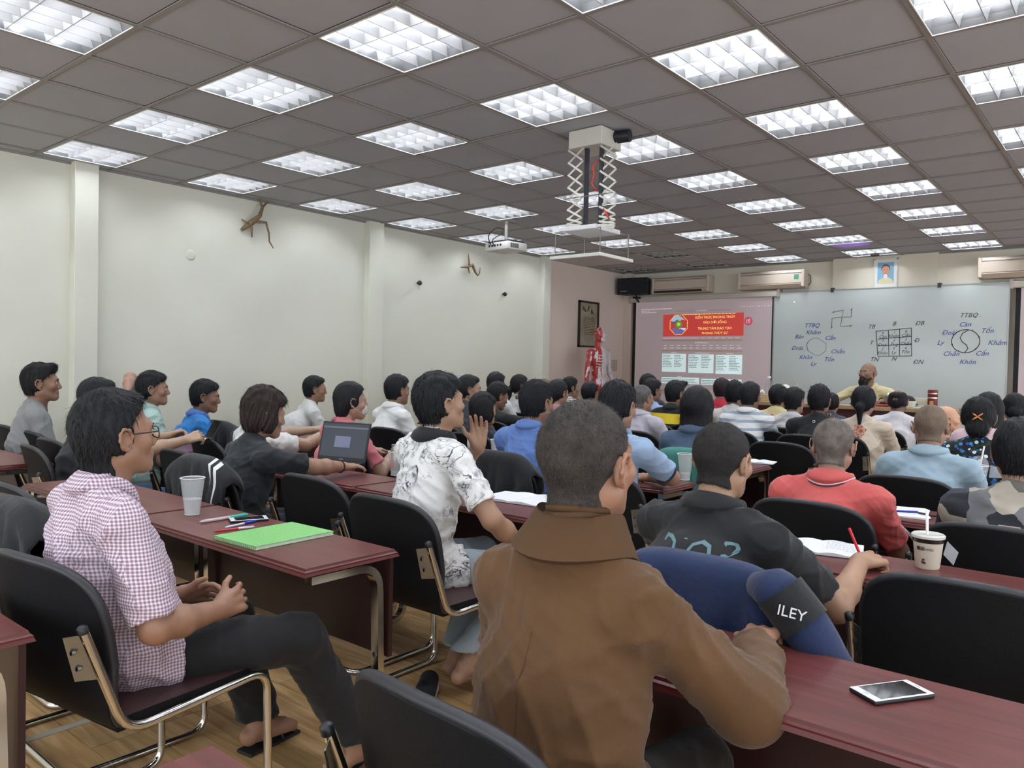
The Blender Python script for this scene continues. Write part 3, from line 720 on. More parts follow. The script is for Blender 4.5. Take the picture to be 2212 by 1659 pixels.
def plaid(nt, N, L):
    tc = N('ShaderNodeTexCoord'); sp = N('ShaderNodeSeparateXYZ'); L(tc.outputs['Object'], sp.inputs[0]); A = _math; sn = N('ShaderNodeSeparateXYZ'); L(tc.outputs['Normal'], sn.inputs[0])
    f_ = A(N, L, 'GREATER_THAN', A(N, L, 'ABSOLUTE', sn.outputs[0]), A(N, L, 'ABSOLUTE', sn.outputs[1])); ang = A(N, L, 'ADD', A(N, L, 'MULTIPLY', f_, sp.outputs[1]), A(N, L, 'MULTIPLY', A(N, L, 'SUBTRACT', 1, f_), sp.outputs[0]))
    col = None
    outs = []
    for c in (ang, sp.outputs[2]):
        fr = A(N, L, 'FRACT', A(N, L, 'MULTIPLY', c, 1/.0092)); outs.append(A(N, L, 'LESS_THAN', A(N, L, 'ABSOLUTE', A(N, L, 'SUBTRACT', fr, .5)), .26))
    s = A(N, L, 'MULTIPLY', A(N, L, 'ADD', outs[0], outs[1]), .5)
    r = N('ShaderNodeValToRGB'); e = r.color_ramp.elements; e[0].color = lin('d6d0d7'); e[1].color = lin('84697a'); m_ = e.new(.5); m_.color = lin('b3a0ae'); L(s, r.inputs[0]); return r.outputs[0]
def inkprint(nt, N, L):
    o = _obj(N); n = N('ShaderNodeTexNoise'); n.inputs['Scale'].default_value = 7; n.inputs['Detail'].default_value = 6; n.inputs['Distortion'].default_value = 1.6; L(o, n.inputs['Vector'])
    ridge = _math(N, L, 'ABSOLUTE', _math(N, L, 'SUBTRACT', n.outputs['Fac'], .5)); ln = _math(N, L, 'LESS_THAN', ridge, .0085)
    n2 = N('ShaderNodeTexNoise'); n2.inputs['Scale'].default_value = 5; n2.inputs['Detail'].default_value = 3; L(o, n2.inputs['Vector'])
    msk = N('ShaderNodeMapRange'); msk.inputs['From Min'].default_value = .40; msk.inputs['From Max'].default_value = .50; L(n2.outputs['Fac'], msk.inputs[0])
    n3 = N('ShaderNodeTexNoise'); n3.inputs['Scale'].default_value = 30; n3.inputs['Detail'].default_value = 5; L(o, n3.inputs['Vector'])
    r3 = N('ShaderNodeMapRange'); r3.inputs['From Min'].default_value = .5; r3.inputs['From Max'].default_value = .68; L(n3.outputs['Fac'], r3.inputs[0])
    base = _mix(N, L, _math(N, L, 'MULTIPLY', _math(N, L, 'MULTIPLY', msk.outputs[0], r3.outputs[0]), .8), 'dadad8', '6a6c7c')
    return _mix(N, L, _math(N, L, 'MULTIPLY', ln, msk.outputs[0]), base, '3d3f4a')
def hstripes(c1, c2, pitch, w, ph=0.0, wob=.0):
    def f(nt, N, L):
        sp = N('ShaderNodeSeparateXYZ'); L(_obj(N), sp.inputs[0]); z = sp.outputs[2]
        if wob:
            n = N('ShaderNodeTexNoise'); n.inputs['Scale'].default_value = 4; L(_obj(N), n.inputs['Vector']); z = _math(N, L, 'ADD', z, _math(N, L, 'MULTIPLY', n.outputs['Fac'], wob))
        return _mix(N, L, _math(N, L, 'LESS_THAN', _math(N, L, 'FRACT', _math(N, L, 'ADD', _math(N, L, 'MULTIPLY', z, 1/pitch), ph)), w), c1, c2)
    return f
def bands(lst, below):
    """lst of (z threshold, colour) from the top down"""
    def f(nt, N, L):
        sp = N('ShaderNodeSeparateXYZ'); L(_obj(N), sp.inputs[0]); c = None; cur = below
        for z, col in sorted(lst): cur = _mix(N, L, _math(N, L, 'GREATER_THAN', sp.outputs[2], z), cur, col)
        return cur
    return f
def dots(base, cols, scale, r, second=None):
    def f(nt, N, L):
        v = N('ShaderNodeTexVoronoi'); v.inputs['Scale'].default_value = scale; v.inputs['Randomness'].default_value = .8; L(_obj(N), v.inputs['Vector'])
        sp = N('ShaderNodeSeparateColor'); L(v.outputs['Color'], sp.inputs[0]); rr = N('ShaderNodeValToRGB'); rr.color_ramp.interpolation = 'CONSTANT'
        e = rr.color_ramp.elements; e[0].color = lin(cols[0]); e[1].position = 1/len(cols); e[1].color = lin(cols[1])
        for i, c in enumerate(cols[2:]): q = e.new((i+2)/len(cols)); q.color = lin(c)
        L(sp.outputs[0], rr.inputs[0]); bs = base
        if second: 
            n = N('ShaderNodeTexNoise'); n.inputs['Scale'].default_value = 30; L(_obj(N), n.inputs['Vector']); bs = _mix(N, L, _math(N, L, 'GREATER_THAN', n.outputs['Fac'], .56), base, second)
        return _mix(N, L, _math(N, L, 'LESS_THAN', v.outputs['Distance'], r), bs, rr.outputs[0])
    return f
def camo(cols, scale, stretch=(1, 1, 1)):
    def f(nt, N, L):
        mp = N('ShaderNodeMapping'); mp.inputs['Scale'].default_value = stretch; L(_obj(N), mp.inputs[0])
        v = N('ShaderNodeTexVoronoi'); v.inputs['Scale'].default_value = scale; v.distance = 'MANHATTAN'; L(mp.outputs[0], v.inputs['Vector'])
        sp = N('ShaderNodeSeparateColor'); L(v.outputs['Color'], sp.inputs[0]); rr = N('ShaderNodeValToRGB'); rr.color_ramp.interpolation = 'CONSTANT'; e = rr.color_ramp.elements
        e[0].color = lin(cols[0]); e[1].position = 1/len(cols); e[1].color = lin(cols[1])
        for i, c in enumerate(cols[2:]): q = e.new((i+2)/len(cols)); q.color = lin(c)
        L(sp.outputs[0], rr.inputs[0]); return rr.outputs[0]
    return f
def fab(name, fn): return expr_mat(name, fn, rough=.85, bump=.3)
# ---------------------------------------------------------------- seated people
LECT = V3((-2.62, 9.35, 1.39))
def add_mat_obj(name, me, mat, parent, mw=None):
    o = bpy.data.objects.new(name, me); COL.objects.link(o); o.parent = parent
    if not me.materials: me.materials.append(mat)
    o.material_slots[0].link = 'OBJECT'; o.material_slots[0].material = mat
    if mw is not None: o.matrix_local = mw
    return o
TORSO_H = (.0078, .013, .020); ARM_H = (.0048, .0075, .0115); LEG_H = (.012, .020, .028)
def person(label, head, slv=.76, hemd=.085, alen=1.0, trw=1.0, az=0, lean=.10, side=0, look=None, pitch=0, roll=0, hair=('short', '15161a'), sk='b98a6e', top='tee', mat=None, sleeve='short', R='desk', L='desk',
           col=None, pants='23252b', shoe='1c1c20', lod=2, w=.185, fat=1.0, hs=1.0, fem=False, eyes=False, knees=None, ankles=None, seed=0, neck=0, hipz=.545, cuff=None, barefoot=False, foldamp=1.0, face=None):
    hd = V3(head); ca, sa = math.cos(math.radians(az)), math.sin(math.radians(az))
    Rw = np.array([[ca, sa, 0], [-sa, ca, 0], [0, 0, 1]])     # local -> world
    hip = hd-Rw @ V3((side, lean, 0)); hip[2] = 0
    loc = lambda p: Rw.T @ (V3(p)-hip)
    H = loc(hd)
    if look is None: d = LECT-hd; look = math.degrees(math.atan2(d[0], d[1]))
    HR = np.array(Euler((math.radians(pitch), math.radians(roll), math.radians(az-look))).to_matrix())*hs
    NB = H+HR @ V3((0, -.040, -.150)); NB = NB*.6+(H+V3((0, -.05, -.155*hs)))*.4; SC = NB+V3((0, -.015, -.050+neck))
    SH = {'R': SC+V3((w, 0, -.012)), 'L': SC+V3((-w, 0, -.012))}
    mid = V3((SC[0]*.55, SC[1]*.5-.01, hipz+(SC[2]-hipz)*.52))
    a_h, t_h = ARM_H[lod], TORSO_H[lod]
    arms = {}
    for s, spec in (('R', R), ('L', L)):
        sg = 1 if s == 'R' else -1
        if isinstance(spec, str): spec = {'p': spec}
        p = spec.get('p'); 
        dflt = {'desk': ((sg*.12, max(.38, SC[1]+.30), .775), (sg*.55, -.2, -1), (-sg*.45, 1, -.03), (0, 0, 1), .22),
                'lap': ((sg*.09, .25, .66), (sg*.8, -.5, -.4), (-sg*.8, .7, -.1), (sg*.2, 0, 1), .35),
                'chin': (tuple(H+V3((sg*.045, .085, -.205))), (sg*.8, .6, -1), (0, -.15, 1), (0, 1, .15), .7),
                'down': ((sg*.26, .08, .58), (sg*.3, -1, -.2), (0, .3, -1), (sg, 0, 0), .4)}.get(p or 'desk')
        Wp = loc(spec['w']) if 'w' in spec else V3(dflt[0]); pole = spec.get('pole', dflt[1]); fd = Rw.T @ V3(spec['fd']) if 'fd' in spec else V3(dflt[2]); up = Rw.T @ V3(spec['up']) if 'up' in spec else V3(dflt[3])
        E, Wp = ik(SH[s], Wp, .285*alen, .25*alen, pole); arms[s] = dict(S=SH[s], E=E, W=Wp, fd=fd, up=up, curl=spec.get('curl', dflt[4]), thumb=spec.get('thumb', .5), spread=spec.get('spread', .06), sg=sg)
    kn = knees or {}; an = ankles or {}
    K = {'R': V3(loc(kn['R']) if 'R' in kn else (.12, .42, .50)), 'L': V3(loc(kn['L']) if 'L' in kn else (-.12, .42, .50))}
    A = {'R': V3(loc(an['R']) if 'R' in an else (.12, .40, .09)), 'L': V3(loc(an['L']) if 'L' in an else (-.12, .40, .09))}
    def torso(f, e, k=.04):
        F_ = fat
        f.ell((0, -.01, hipz+.02), (.165*F_+e*1.8, .120*F_+e*1.8, .11+e), k)
        f.cone((0, -.005, hipz+.06), mid, .150*F_+e, .150*F_+e, k, flat=((0, 1, 0), 1.22/ F_**.5))
        f.cone(mid, SC+V3((0, .005, -.085)), .155*F_+e, .135+e, k, flat=((0, 1, 0), 1.32))
        f.ell(SC+V3((0, -.028, -.10)), (.125+e, .072+e, .11+e), k)
        f.cone(SH['L'], SH['R'], .044+e, .044+e, k)
        for s in 'LR':
            f.cone(NB+V3((0, -.012, .012)), SH[s]*.75+SC*.25+V3((0, 0, .012+neck*.4)), .042+e*.6, .042+e*.8, .05)
    def arm(f, s, e, a=0., b=1., k=.02, fore=True, upper=True):
        q = arms[s]
        if upper: f.cone(q['S']+(q['E']-q['S'])*a, q['E'], .049+e, .041+e, k); f.ell(q['S']+V3((0, 0, -.01)), (.056+e, .056+e, .062+e), k) if a == 0 else None
        if fore:
            d = q['W']-q['E']; f.cone(q['E'], q['E']+d*.35, .040+e, .042+e, k); f.cone(q['E']+d*.35, q['W'], .040+e, .0265+e, k, flat=None)
    parts = []
    # head
    Ph, Fh = head_mesh(lod, fem); parts.append((Ph @ HR.T+H, Fh))
    # arms and hands
    for s in 'LR':
        q = arms[s]; st = .58 if sleeve == 'short' else 1
        pts = np.array([q['S']+(q['E']-q['S'])*st, q['E'], q['W'], q['W']+q['fd']/np.linalg.norm(q['fd'])*.2])
        if sleeve != 'short': pts = np.array([q['E']+(q['W']-q['E'])*.6, q['W'], pts[3]])
        f = Field(pts.min(0)-.065, pts.max(0)+.065, a_h)
        if sleeve == 'short': arm(f, s, 0, a=st)
        else: f.cone(q['E']+(q['W']-q['E'])*.55, q['W'], .034, .0265, .01)
        hand_field(f, frame(q['W'], q['fd'], q['up']), -q['sg'], q['curl'], q['spread'], q['thumb'], 1.0 if not fem else .9)
        P, F = f.mesh()
        if len(P): parts.append((P, F))
    # inner body
    lo = np.min([A['L'], A['R'], K['L'], K['R'], SH['L'], arms['L']['E'], arms['R']['E'], arms['L']['W'], arms['R']['W'], V3((-.2, -.2, 0))], 0)-.12
    hi = np.max([A['L'], A['R'], K['L'], K['R'], SH['R'], NB, arms['L']['E'], arms['R']['E'], arms['L']['W'], arms['R']['W'], V3((.2, .2, .2))], 0)+.14; lo[2] = min(lo[2], -.03)
    f = Field(lo, hi, .019 if lod < 2 else .026); torso(f, -.012)
    for s in 'LR':
        arm(f, s, -.008); f.cone(((.085 if s == 'R' else -.085), 0, hipz-.015), K[s], .066, .050, .03); f.cone(K[s], A[s], .047, .032, .02); f.cone(A[s]+V3((0, -.02, -.045)), A[s]+V3((0, .13, -.055)), .030, .026, .02)
    f.cone(NB+V3((0, 0, -.04)), H+V3((0, -.03, -.06)), .045, .042, .02)
    parts.append(f.mesh())
    if barefoot:
        for s in 'LR':
            a = A[s]; dd = V3((.25 if s == 'R' else -.2, 1, 0)); dd /= np.linalg.norm(dd); q = a+dd*.06; f = Field(np.minimum(a, q)-.16, np.maximum(a, q)+V3((.16, .18, .16)), .006)
            f.cone(K[s]*.3+a*.7, a, .042, .033, .02); f.ell(a+V3((0, -.035, -.045)), (.030, .034, .034), .02)
            f.cone(a+V3((0, 0, -.02)), a+dd*.11+V3((0, 0, -.052)), .036, .026, .02); px = V3((dd[1], -dd[0], 0))
            for i in range(5):
                o = (i-2)*.018; tip = a+dd*(.165-.007*abs(i-(0 if s == 'L' else 4))*1.2)+px*o+V3((0, 0, -.068)); f.cone(a+dd*.10+px*o*.9+V3((0, 0, -.060)), tip, .012, .0095, .006)
            parts.append(f.mesh())
    P, F = join(parts); me = npmesh('person', P, F); me.materials.append(skin(sk))
    o = bpy.data.objects.new('person', me); COL.objects.link(o); o.location = hip; o.rotation_euler = (0, 0, -math.radians(az))
    tag(o, label, 'person')
    if all((hip[0]-x_)**2+(hip[1]+.06-y_)**2 > .30**2 for x_, y_ in CH):
        c_ = put_chair(hip[0], hip[1]+.05, 'chair of the '+' '.join(label.split()[:12]).rstrip(','), -az)
        if hipz > .7: c_.location.z = .25
    # shirt
    e = .012 if top != 'robe' else .020
    lo = np.min([SH['L'], arms['L']['E'], arms['R']['E'], V3((-.2, -.2, .4))]+([arms['L']['W'], arms['R']['W']] if sleeve != 'short' else []), 0)-.15; hi = np.max([SH['R'], NB+V3((0, 0, .03)), arms['L']['E'], arms['R']['E'], V3((.2, .2, .5))]+([arms['L']['W'], arms['R']['W']] if sleeve != 'short' else []), 0)+.15
    f = Field(lo, hi, t_h); torso(f, e)
    for s in 'LR':
        q = arms[s]; u = q['E']-q['S']; L_ = np.linalg.norm(u); u = u/L_
        if sleeve == 'short':
            c = q['S']+u*L_*slv; f.cone(q['S'], c+u*.06, .050+e*.8, .056+e*.8, .03, '+', None, [(c, u)])
        else:
            rr = (.050, .045, .044, .036) if top != 'robe' else (.050, .060, .062, .046)
            v = q['W']-q['E']; lv = np.linalg.norm(v); v = v/lv; c = q['E']+v*lv*(.93 if sleeve == 'long' and top != 'robe' else .80)
            f.cone(q['S'], q['E'], rr[0]+e*.5, rr[1]+e*.5, .035); f.cone(q['E'], c+v*.05, rr[2]+e*.5, rr[3]+e*.3, .03, '+', None, [(c, v)])
    for s in 'LR':
        a_ = V3(((.085 if s == 'R' else -.085), 0, hipz-.015)); d_ = K[s]-a_; c_ = a_+d_*.24; u_ = d_/np.linalg.norm(d_); f.cone(a_, a_+d_*.34, .092+e*1.1, .088+e*1.1, .03, '+', None, [(c_, u_)])
    if top in ('hood', 'robe'): f.ell(NB+V3((0, -.045, .0)), (.095, .05, .045), .03)
    nv = (H-NB)/np.linalg.norm(H-NB)
    f.cone(NB-nv*.03, NB+nv*.05, .062+e*.4, .056+e*.4, .02, '+', None, [(NB+nv*(.018 if top != 'robe' else .040), nv)])
    hem = hipz-hemd if top != 'robe' else hipz-.16
    f.cut(V3((0, 0, hem)), V3((0, 0, -1)))
    P, F = f.mesh(); N_ = vnorm(P, F); amp = .0085 if top != 'robe' else .011
    if amp: P = P+N_*(folds(P, seed+11, amp*foldamp, 1.0)*np.clip((P[:, 2]-hem)/.04, 0, 1))[:, None]
    nm = {'tee': 'shirt', 'polo': 'shirt', 'shirt': 'shirt', 'hood': 'hooded_top', 'robe': 'robe', 'blouse': 'blouse'}[top]
    me = npmesh(nm, P, F); so = add_mat_obj(nm, me, mat, o)
    # collar or neckband
    z = nv; y_ = V3((0, 1, 0))-z*z[1]; y_ /= np.linalg.norm(y_); x_ = np.cross(y_, z)
    mb = MB(); n = 36
    if top in ('polo', 'shirt', 'robe'):
        prof = [(.060, -.03), (.061, .028), (.063, .044), (.068, .049), (.074, .044), (.087, .018), (.097, -.006), (.092, -.012)] if top != 'robe' else [(.062, -.02), (.064, .040), (.066, .052), (.072, .056), (.082, .046), (.098, .010), (.118, -.030), (.110, -.036)]
    else: prof = [(.058, .0), (.060, .020), (.066, .022), (.071, .010), (.070, -.01)]
    k = len(prof)
    for i in range(n):
        a = 2*PI*i/n; fr_ = max(0, math.sin(a))   # front (+y)
        for r, h in prof:
            hh = h-(.045 if top in ('polo', 'shirt', 'robe') else .02)*fr_**2+(.030*math.cos(a)**2 if r > .075 else 0); rr = r*(1+.10*abs(math.sin(a)))
            mb.v.append(tuple(NB+x_*rr*math.cos(a)*1.04+y_*(rr*math.sin(a)+.004)+z*hh))
    for i in range(n):
        for j in range(k): mb.f.append((i*k+j, i*k+(j+1) % k, ((i+1) % n)*k+(j+1) % k, ((i+1) % n)*k+j)); mb.m.append(0)
    me = mb.mesh('collar', True, 75); add_mat_obj('collar' if top in ('polo', 'shirt', 'robe') else 'neckband', me, col or mat, o)
    if col and top == 'polo' and cuff is not None or cuff is not None:
        for s in 'LR':
            q = arms[s]; u = q['E']-q['S']; L_ = np.linalg.norm(u); u = Vector(u/L_); c = Vector(q['S'])+u*L_*(slv-.025)
            add_mat_obj('cuff', MB().tube([c, c+u*.012], [.0665, .0665], 20).mesh('cuff', True, 50), cuff, so)
    # trousers
    lo = np.min([K['L'], A['L'], A['R'], V3((-.2, -.2, .05))], 0)-.11; hi = np.max([K['R'], K['L'], A['R'], A['L'], V3((.2, .2, .65))], 0)+.11; lo[2] = -.02
    f = Field(lo, hi, LEG_H[lod]); f.ell((0, -.01, hipz), (.172*fat, .128*fat, .10), .04)
    for s in 'LR':
        sg = 1 if s == 'R' else -1; d = A[s]-K[s]; d = d/np.linalg.norm(d); c = A[s]+V3((0, 0, .02 if barefoot != 1 else .06))
        f.cone((sg*.085, .0, hipz-.015), K[s], .092, .068*trw, .03); f.cone(K[s], c+d*.08, .066*trw, .060*trw, .03, '+', None, [(c, V3((0, 0, -1)))])
    P, F = f.mesh(); P = P+vnorm(P, F)*folds(P, seed+5, .006 if lod < 2 else .003)[:, None]; me = npmesh('trousers', P, F); add_mat_obj('trousers', me, cloth(pants) if isinstance(pants, str) else pants, o)
    if not barefoot:
        for s in 'LR':
            a = A[s]; f = Field(a-V3((.07, .09, .12)), a+V3((.07, .20, .04)), .012); f.cone(a+V3((0, -.035, -.05)), a+V3((0, .13, -.055)), .042, .036, .02, flat=((0, 0, 1), 1.1)); f.cone(a+V3((0, -.02, -.03)), a+V3((0, .01, -.02)), .040, .038, .02); f.cut(V3((0, 0, .004)), V3((0, 0, -1)))
            add_mat_obj('shoe', npmesh('shoe', *f.mesh()), M('shoe_'+shoe, shoe, .5), o)
    # hair, eyes, brows
    Mh = Matrix([list(HR[i])+[H[i]] for i in range(3)]+[[0, 0, 0, 1]])
    if hair[0]:
        hm = hairm(hair[1]) if isinstance(hair[1], str) else hair[1]; add_mat_obj('hair', hair_mesh(hair[0], lod), hm, o, Mh)
    if eyes:
        wm = M('eye_white', 'd8d2cc', .25); im = M('iris', '1a1210', .2)
        for s in (-1, 1):
            e_ = MB().ell((s*.032, .0775, .001), (.0128, .0122, .0108), None, 14, 8); 
            eo = e_.build('eye', wm, o, True); eo.matrix_local = Mh
            io = MB().ell((s*.032, .0865, .001), (.0058, .0042, .0058), None, 10, 6).build('iris', im, eo, True)
            lid = MB().ell((s*.032, .0772, .0030), (.0142, .0136, .0122), RX(.5), 14, 8); lid.f = [g for g in lid.f if all(lid.v[i][2] > .0048 for i in g)]; lid.m = [0]*len(lid.f)
            lo_ = lid.build('eyelid', skin(sk), o, True); lo_.matrix_local = Mh
        br = MB()
        for s in (-1, 1): br.tube([(s*.014, .094, .017), (s*.03, .0935, .024), (s*.046, .083, .019)], [.0022, .0034, .0016], 6)
        bo = br.build('eyebrows', hairm('15161a') if hair[0] != 'none' else hairm('15161a'), o, True); bo.matrix_local = Mh
    o['_'] = 0; del o['_']
    person.last = dict(A=A, K=K, H=H, HR=HR, Mh=Mh, arms=arms, NB=NB, SC=SC, hip=hip, Rw=Rw, o=o, shirt=so)
    return o
def glasses(o, Mh, c='1a1718', r=.021, sq_=.8):
    g = MB()
    for s in (-1, 1):
        g.tube([(s*.033+r*1.15*math.copysign(abs(math.cos(a))**.75, math.cos(a)), .101-.004*abs(math.cos(a)), -.001+r*sq_*math.copysign(abs(math.sin(a))**.75, math.sin(a))) for a in [2*PI*i/20 for i in range(20)]], .0017, 6, closed=True)
        g.tube([(s*.057, .098, .005), (s*.074, .085, .006), (s*.080, .01, .008), (s*.080, -.012, .002), (s*.079, -.026, -.012)], .0018, 6)
    g.tube([(-.011, .103, .004), (0, .107, .007), (.011, .103, .004)], .0015, 6)
    go = g.build('glasses', M('spectacle_frame_'+c, c, .3), o, True); go.matrix_local = Mh
    ln = MB()
    for s in (-1, 1): ln.add([(s*.033+r*1.1*math.cos(a), .100, -.001+r*sq_*math.sin(a)) for a in [2*PI*i/16 for i in range(16)]], [tuple(range(16))])
    ln.build('lens', M('spectacle_lens', 'ffffff', .05, alpha=.12, spec=.8), go)
# ---------------------------------------------------------------- the audience
BL = '14151a'
def dirv(*a): return tuple(a)
ckm = fab('checked_cotton', plaid)
person('man in a mauve checked short-sleeved shirt and glasses, hands clasped, nearest on the left', (-2.275, .985, 1.158), az=4, lean=-.03, look=2, pitch=6, hair=('crop', '17181b'), sk='b07e62', top='shirt', mat=ckm, col=ckm,
       R=dict(w=(-2.075, 1.20, .655), pole=(.7, -.9, -.6), fd=(-.35, 1, .12), up=(.9, .2, .35), curl=.32, thumb=.2), L=dict(w=(-2.33, 1.20, .64), pole=(-.7, -.7, -.6), fd=(.6, 1, .12), up=(-.7, .3, .4), curl=.35, thumb=.2),
       knees={'R': (-2.07, 1.47, .50), 'L': (-2.40, 1.42, .50)}, ankles={'R': (-2.04, 1.68, .10), 'L': (-2.42, 1.55, .10)}, pants='141519', lod=0, w=.195, fat=1.12, eyes=True, seed=3, barefoot=2, hipz=.55, slv=.92, hemd=.11, trw=1.18)
CK = q = person.last; glasses(q['o'], q['Mh'])
robe = cloth('563a1d', '4e3419', .3)
person('man with cropped hair in a brown monastic robe, seen from behind', (-.862, 1.285, 1.190), az=-4, lean=.10, look=2, pitch=4, hair=('buzz', stubble('2b2624', '47403c')), sk='b07c60', top='robe', mat=robe, col=M('robe_collar', '4a321a', .9, bump=.3, bscale=30), sleeve='long',
       R=dict(w=(-.660, 1.68, .785), pole=(.8, -.1, -1), fd=(-.25, 1, -.1), up=(0, 0, 1), curl=.45), L=dict(w=(-1.05, 1.62, .79), pole=(-.6, -.3, -1)), pants='1d1712', lod=0, w=.152, fat=.98, hs=1.04, seed=8, foldamp=.9, neck=-.028, alen=1.06)
RB = person.last
person('man in a black polo shirt writing in a notebook with a red pen', (-1.035, 2.30, 1.095), az=4, lean=.17, look=8, pitch=-4, hair=('buzz', stubble('1c1a1a', '2e2a28')), sk='bb8c6c', top='polo', mat=cloth('1b1b1e', '17171a', .3), col=cloth('18181b'),
       R=dict(w=(-.70, 2.60, .785), pole=(.5, -.3, -1), fd=(.45, 1, .0), up=(.2, -.2, 1), curl=.75, thumb=.6), L=dict(w=(-1.12, 2.64, .78), pole=(-1, -.4, -.3)), pants='25272c', lod=0, w=.20, fat=1.12, seed=12)
WR = person.last
ink = fab('ink_print_jersey', inkprint)
person('young man in a white ink-print polo shirt with one hand raised to his mouth', (-2.335, 2.35, 1.215), az=10, lean=.08, look=18, pitch=10, hair=('thick', '16171b'), sk='b88a6c', top='polo', mat=ink, col=cloth('17171a'), 
       R=dict(w=(-1.99, 2.52, .62), pole=(.8, -.9, -.1), fd=(-.2, 1, -.3), up=(.4, 0, 1)), L=dict(w=(-2.30, 2.56, 1.02), pole=(-.6, .9, -.9), fd=(.12, -.15, 1), up=(-.5, .8, .1), curl=.18, thumb=.15),
       knees={'R': (-2.05, 2.72, .50), 'L': (-2.42, 2.74, .50)}, ankles={'R': (-2.17, 2.36, .14), 'L': (-2.28, 2.42, .13)}, pants='98a4ad', lod=0, w=.175, fat=.95, seed=21, barefoot=True)
person('person in a black T-shirt with brown shaggy hair and bead bracelet beside the laptop', (-3.57, 2.30, 1.10), az=8, lean=.16, look=14, pitch=-8, hair=('shag', '2e2420'), sk='b98b70', top='tee', mat=cloth('1d2126', '1a1d22', .3), fem=True,
       R=dict(w=(-3.56+.10, 2.84, .785), pole=(1, -.5, -.2), fd=(.25, .95, -.02), up=(.1, 0, 1), curl=.18), L=dict(w=(-3.95, 2.70, .78), pole=(-1, -.3, -.3)), pants='1d2026', lod=0, w=.18, seed=31)
BT = person.last
person('man in a coral red polo shirt with short grey hair, seen from behind', (-1.065, 3.50, 1.06), az=0, lean=.12, look=-2, hair=('buzz', stubble('5c534c', '8c8279')), sk='b98a72', top='polo', mat=cloth('c65a58', 'bd5553', .3), col=cloth('c65a58'), R='desk', L='desk', pants='2b2f3a', lod=0, w=.195, fat=1.08, seed=41)
RP = person.last
person('man in a light blue polo shirt with shaven head in front of the iced tea', (-.915, 4.65, 1.10), az=0, lean=.12, look=-4, hair=('shaved', stubble('6a594e', '86725f')), sk='ae8064', top='polo', mat=cloth('93a9b6', '8ca2af', .25), R='desk', L='desk', lod=1, w=.195, fat=1.05, seed=43)
person('man in a grey and black camouflage shirt at the right edge', (-.375, 3.45, 1.09), az=0, lean=.12, look=-2, hair=('thick', '141519'), sk='b78a70', top='tee', mat=fab('camouflage_cotton', camo(('5f5d58', '1f2026', '3a3c45', 'a59d90', '26272d', '6a6a6c'), 11, (1, 1, .7))), lod=1, w=.195, fat=1.08, seed=47)
person('man in a light blue polo shirt with navy cuffs, elbow on the desk', (-2.14, 3.46, 1.18), az=0, lean=.16, look=2, pitch=-3, hair=('thick', '15161b'), sk='b5866a', top='polo', mat=cloth('8fa5c0', '879dba', .3), col=cloth('8399b6'), cuff=cloth('20283a'),
       R=dict(w=(-2.12, 3.78, .785), pole=(1, .3, -.4), fd=(-1, .15, 0), up=(0, 0, 1)), lod=0, w=.19, fat=1.06, seed=51)
person('man in a plain cornflower blue shirt, left of the brown robe', (-2.78, 3.60, 1.165), az=0, lean=.12, look=8, hair=('thick', '16181c'), sk='a87a60', top='shirt', mat=cloth('5c7ab4', '5672ab', .35), sleeve='long', lod=0, w=.19, seed=53)
person('woman with very long black hair in a denim jacket', (-2.20, 4.50, 1.135), az=0, lean=.14, look=-2, hair=('longest', '17161a'), sk='c09278', top='shirt', mat=cloth('46586f', '3b4c63', .4), sleeve='long', fem=True, lod=1, w=.165, seed=57)
person('woman in a pink top with a patterned face mask and low ponytail', (-4.11, 3.30, 1.12), az=4, lean=.12, look=26, hair=('mask', '17171b'), sk='bd927a', top='blouse', mat=cloth('c9737c', 'c06b74', .3), col=cloth('dcd4d2'), fem=True, lod=1, w=.165, seed=59)
q = person.last
mk = MB().ell((0, .070, -.052), (.052, .042, .044), None, 16, 10).build('face_mask', fab('mask_print', dots('c9c2bb', ('4a4444', '8a8079', 'b9b0a8'), 90, .3)), q['o'], True); mk.matrix_local = q['Mh']
for s in (-1, 1):
    st = MB().tube([(s*.045, .075, -.035), (s*.078, .015, -.002), (s*.082, -.02, .0)], .0012, 5).tube([(s*.045, .07, -.075), (s*.07, .02, -.05), (s*.083, -.015, -.028)], .0012, 5).build('ear_loop', M('ear_loop', 'd8cfc0', .8), mk)
sc_ = MB().ell((0, -.105, -.115), (.034, .026, .018), None, 12, 6).build('scrunchie', cloth('a3586a'), q['o'], True); sc_.matrix_local = q['Mh']
tl = MB().tube([(0, -.10, -.11), (0, -.115, -.17), (.01, -.11, -.25)], [.026, .03, .012], 10).build('ponytail', hairm('4a3a34'), q['o'], True); tl.matrix_local = q['Mh']
person('man in a plain grey T-shirt at the far left, looking right', (-6.03, 2.10, 1.19), az=10, lean=.06, look=24, pitch=4, hair=('quiff', '17171a'), sk='a87a62', top='tee', mat=cloth('7c7d7e', '757677', .3), R='lap', L='lap', lod=0, w=.20, fat=1.05, hs=1.08, eyes=True, seed=61)
person('man in a mint green shirt with one hand behind his neck', (-5.42, 2.60, 1.165), az=8, lean=.10, look=30, pitch=2, hair=('thick', '15161a'), sk='b3836a', top='shirt', mat=cloth('9fb8b2', '97b0aa', .35), L=dict(w=(-5.46, 2.44, 1.13), pole=(-1, .4, .3), fd=(.9, .1, -.35), up=(-.2, -1, .3), curl=.2, spread=.09), R='lap', lod=0, w=.18, eyes=True, hs=.95, seed=63)
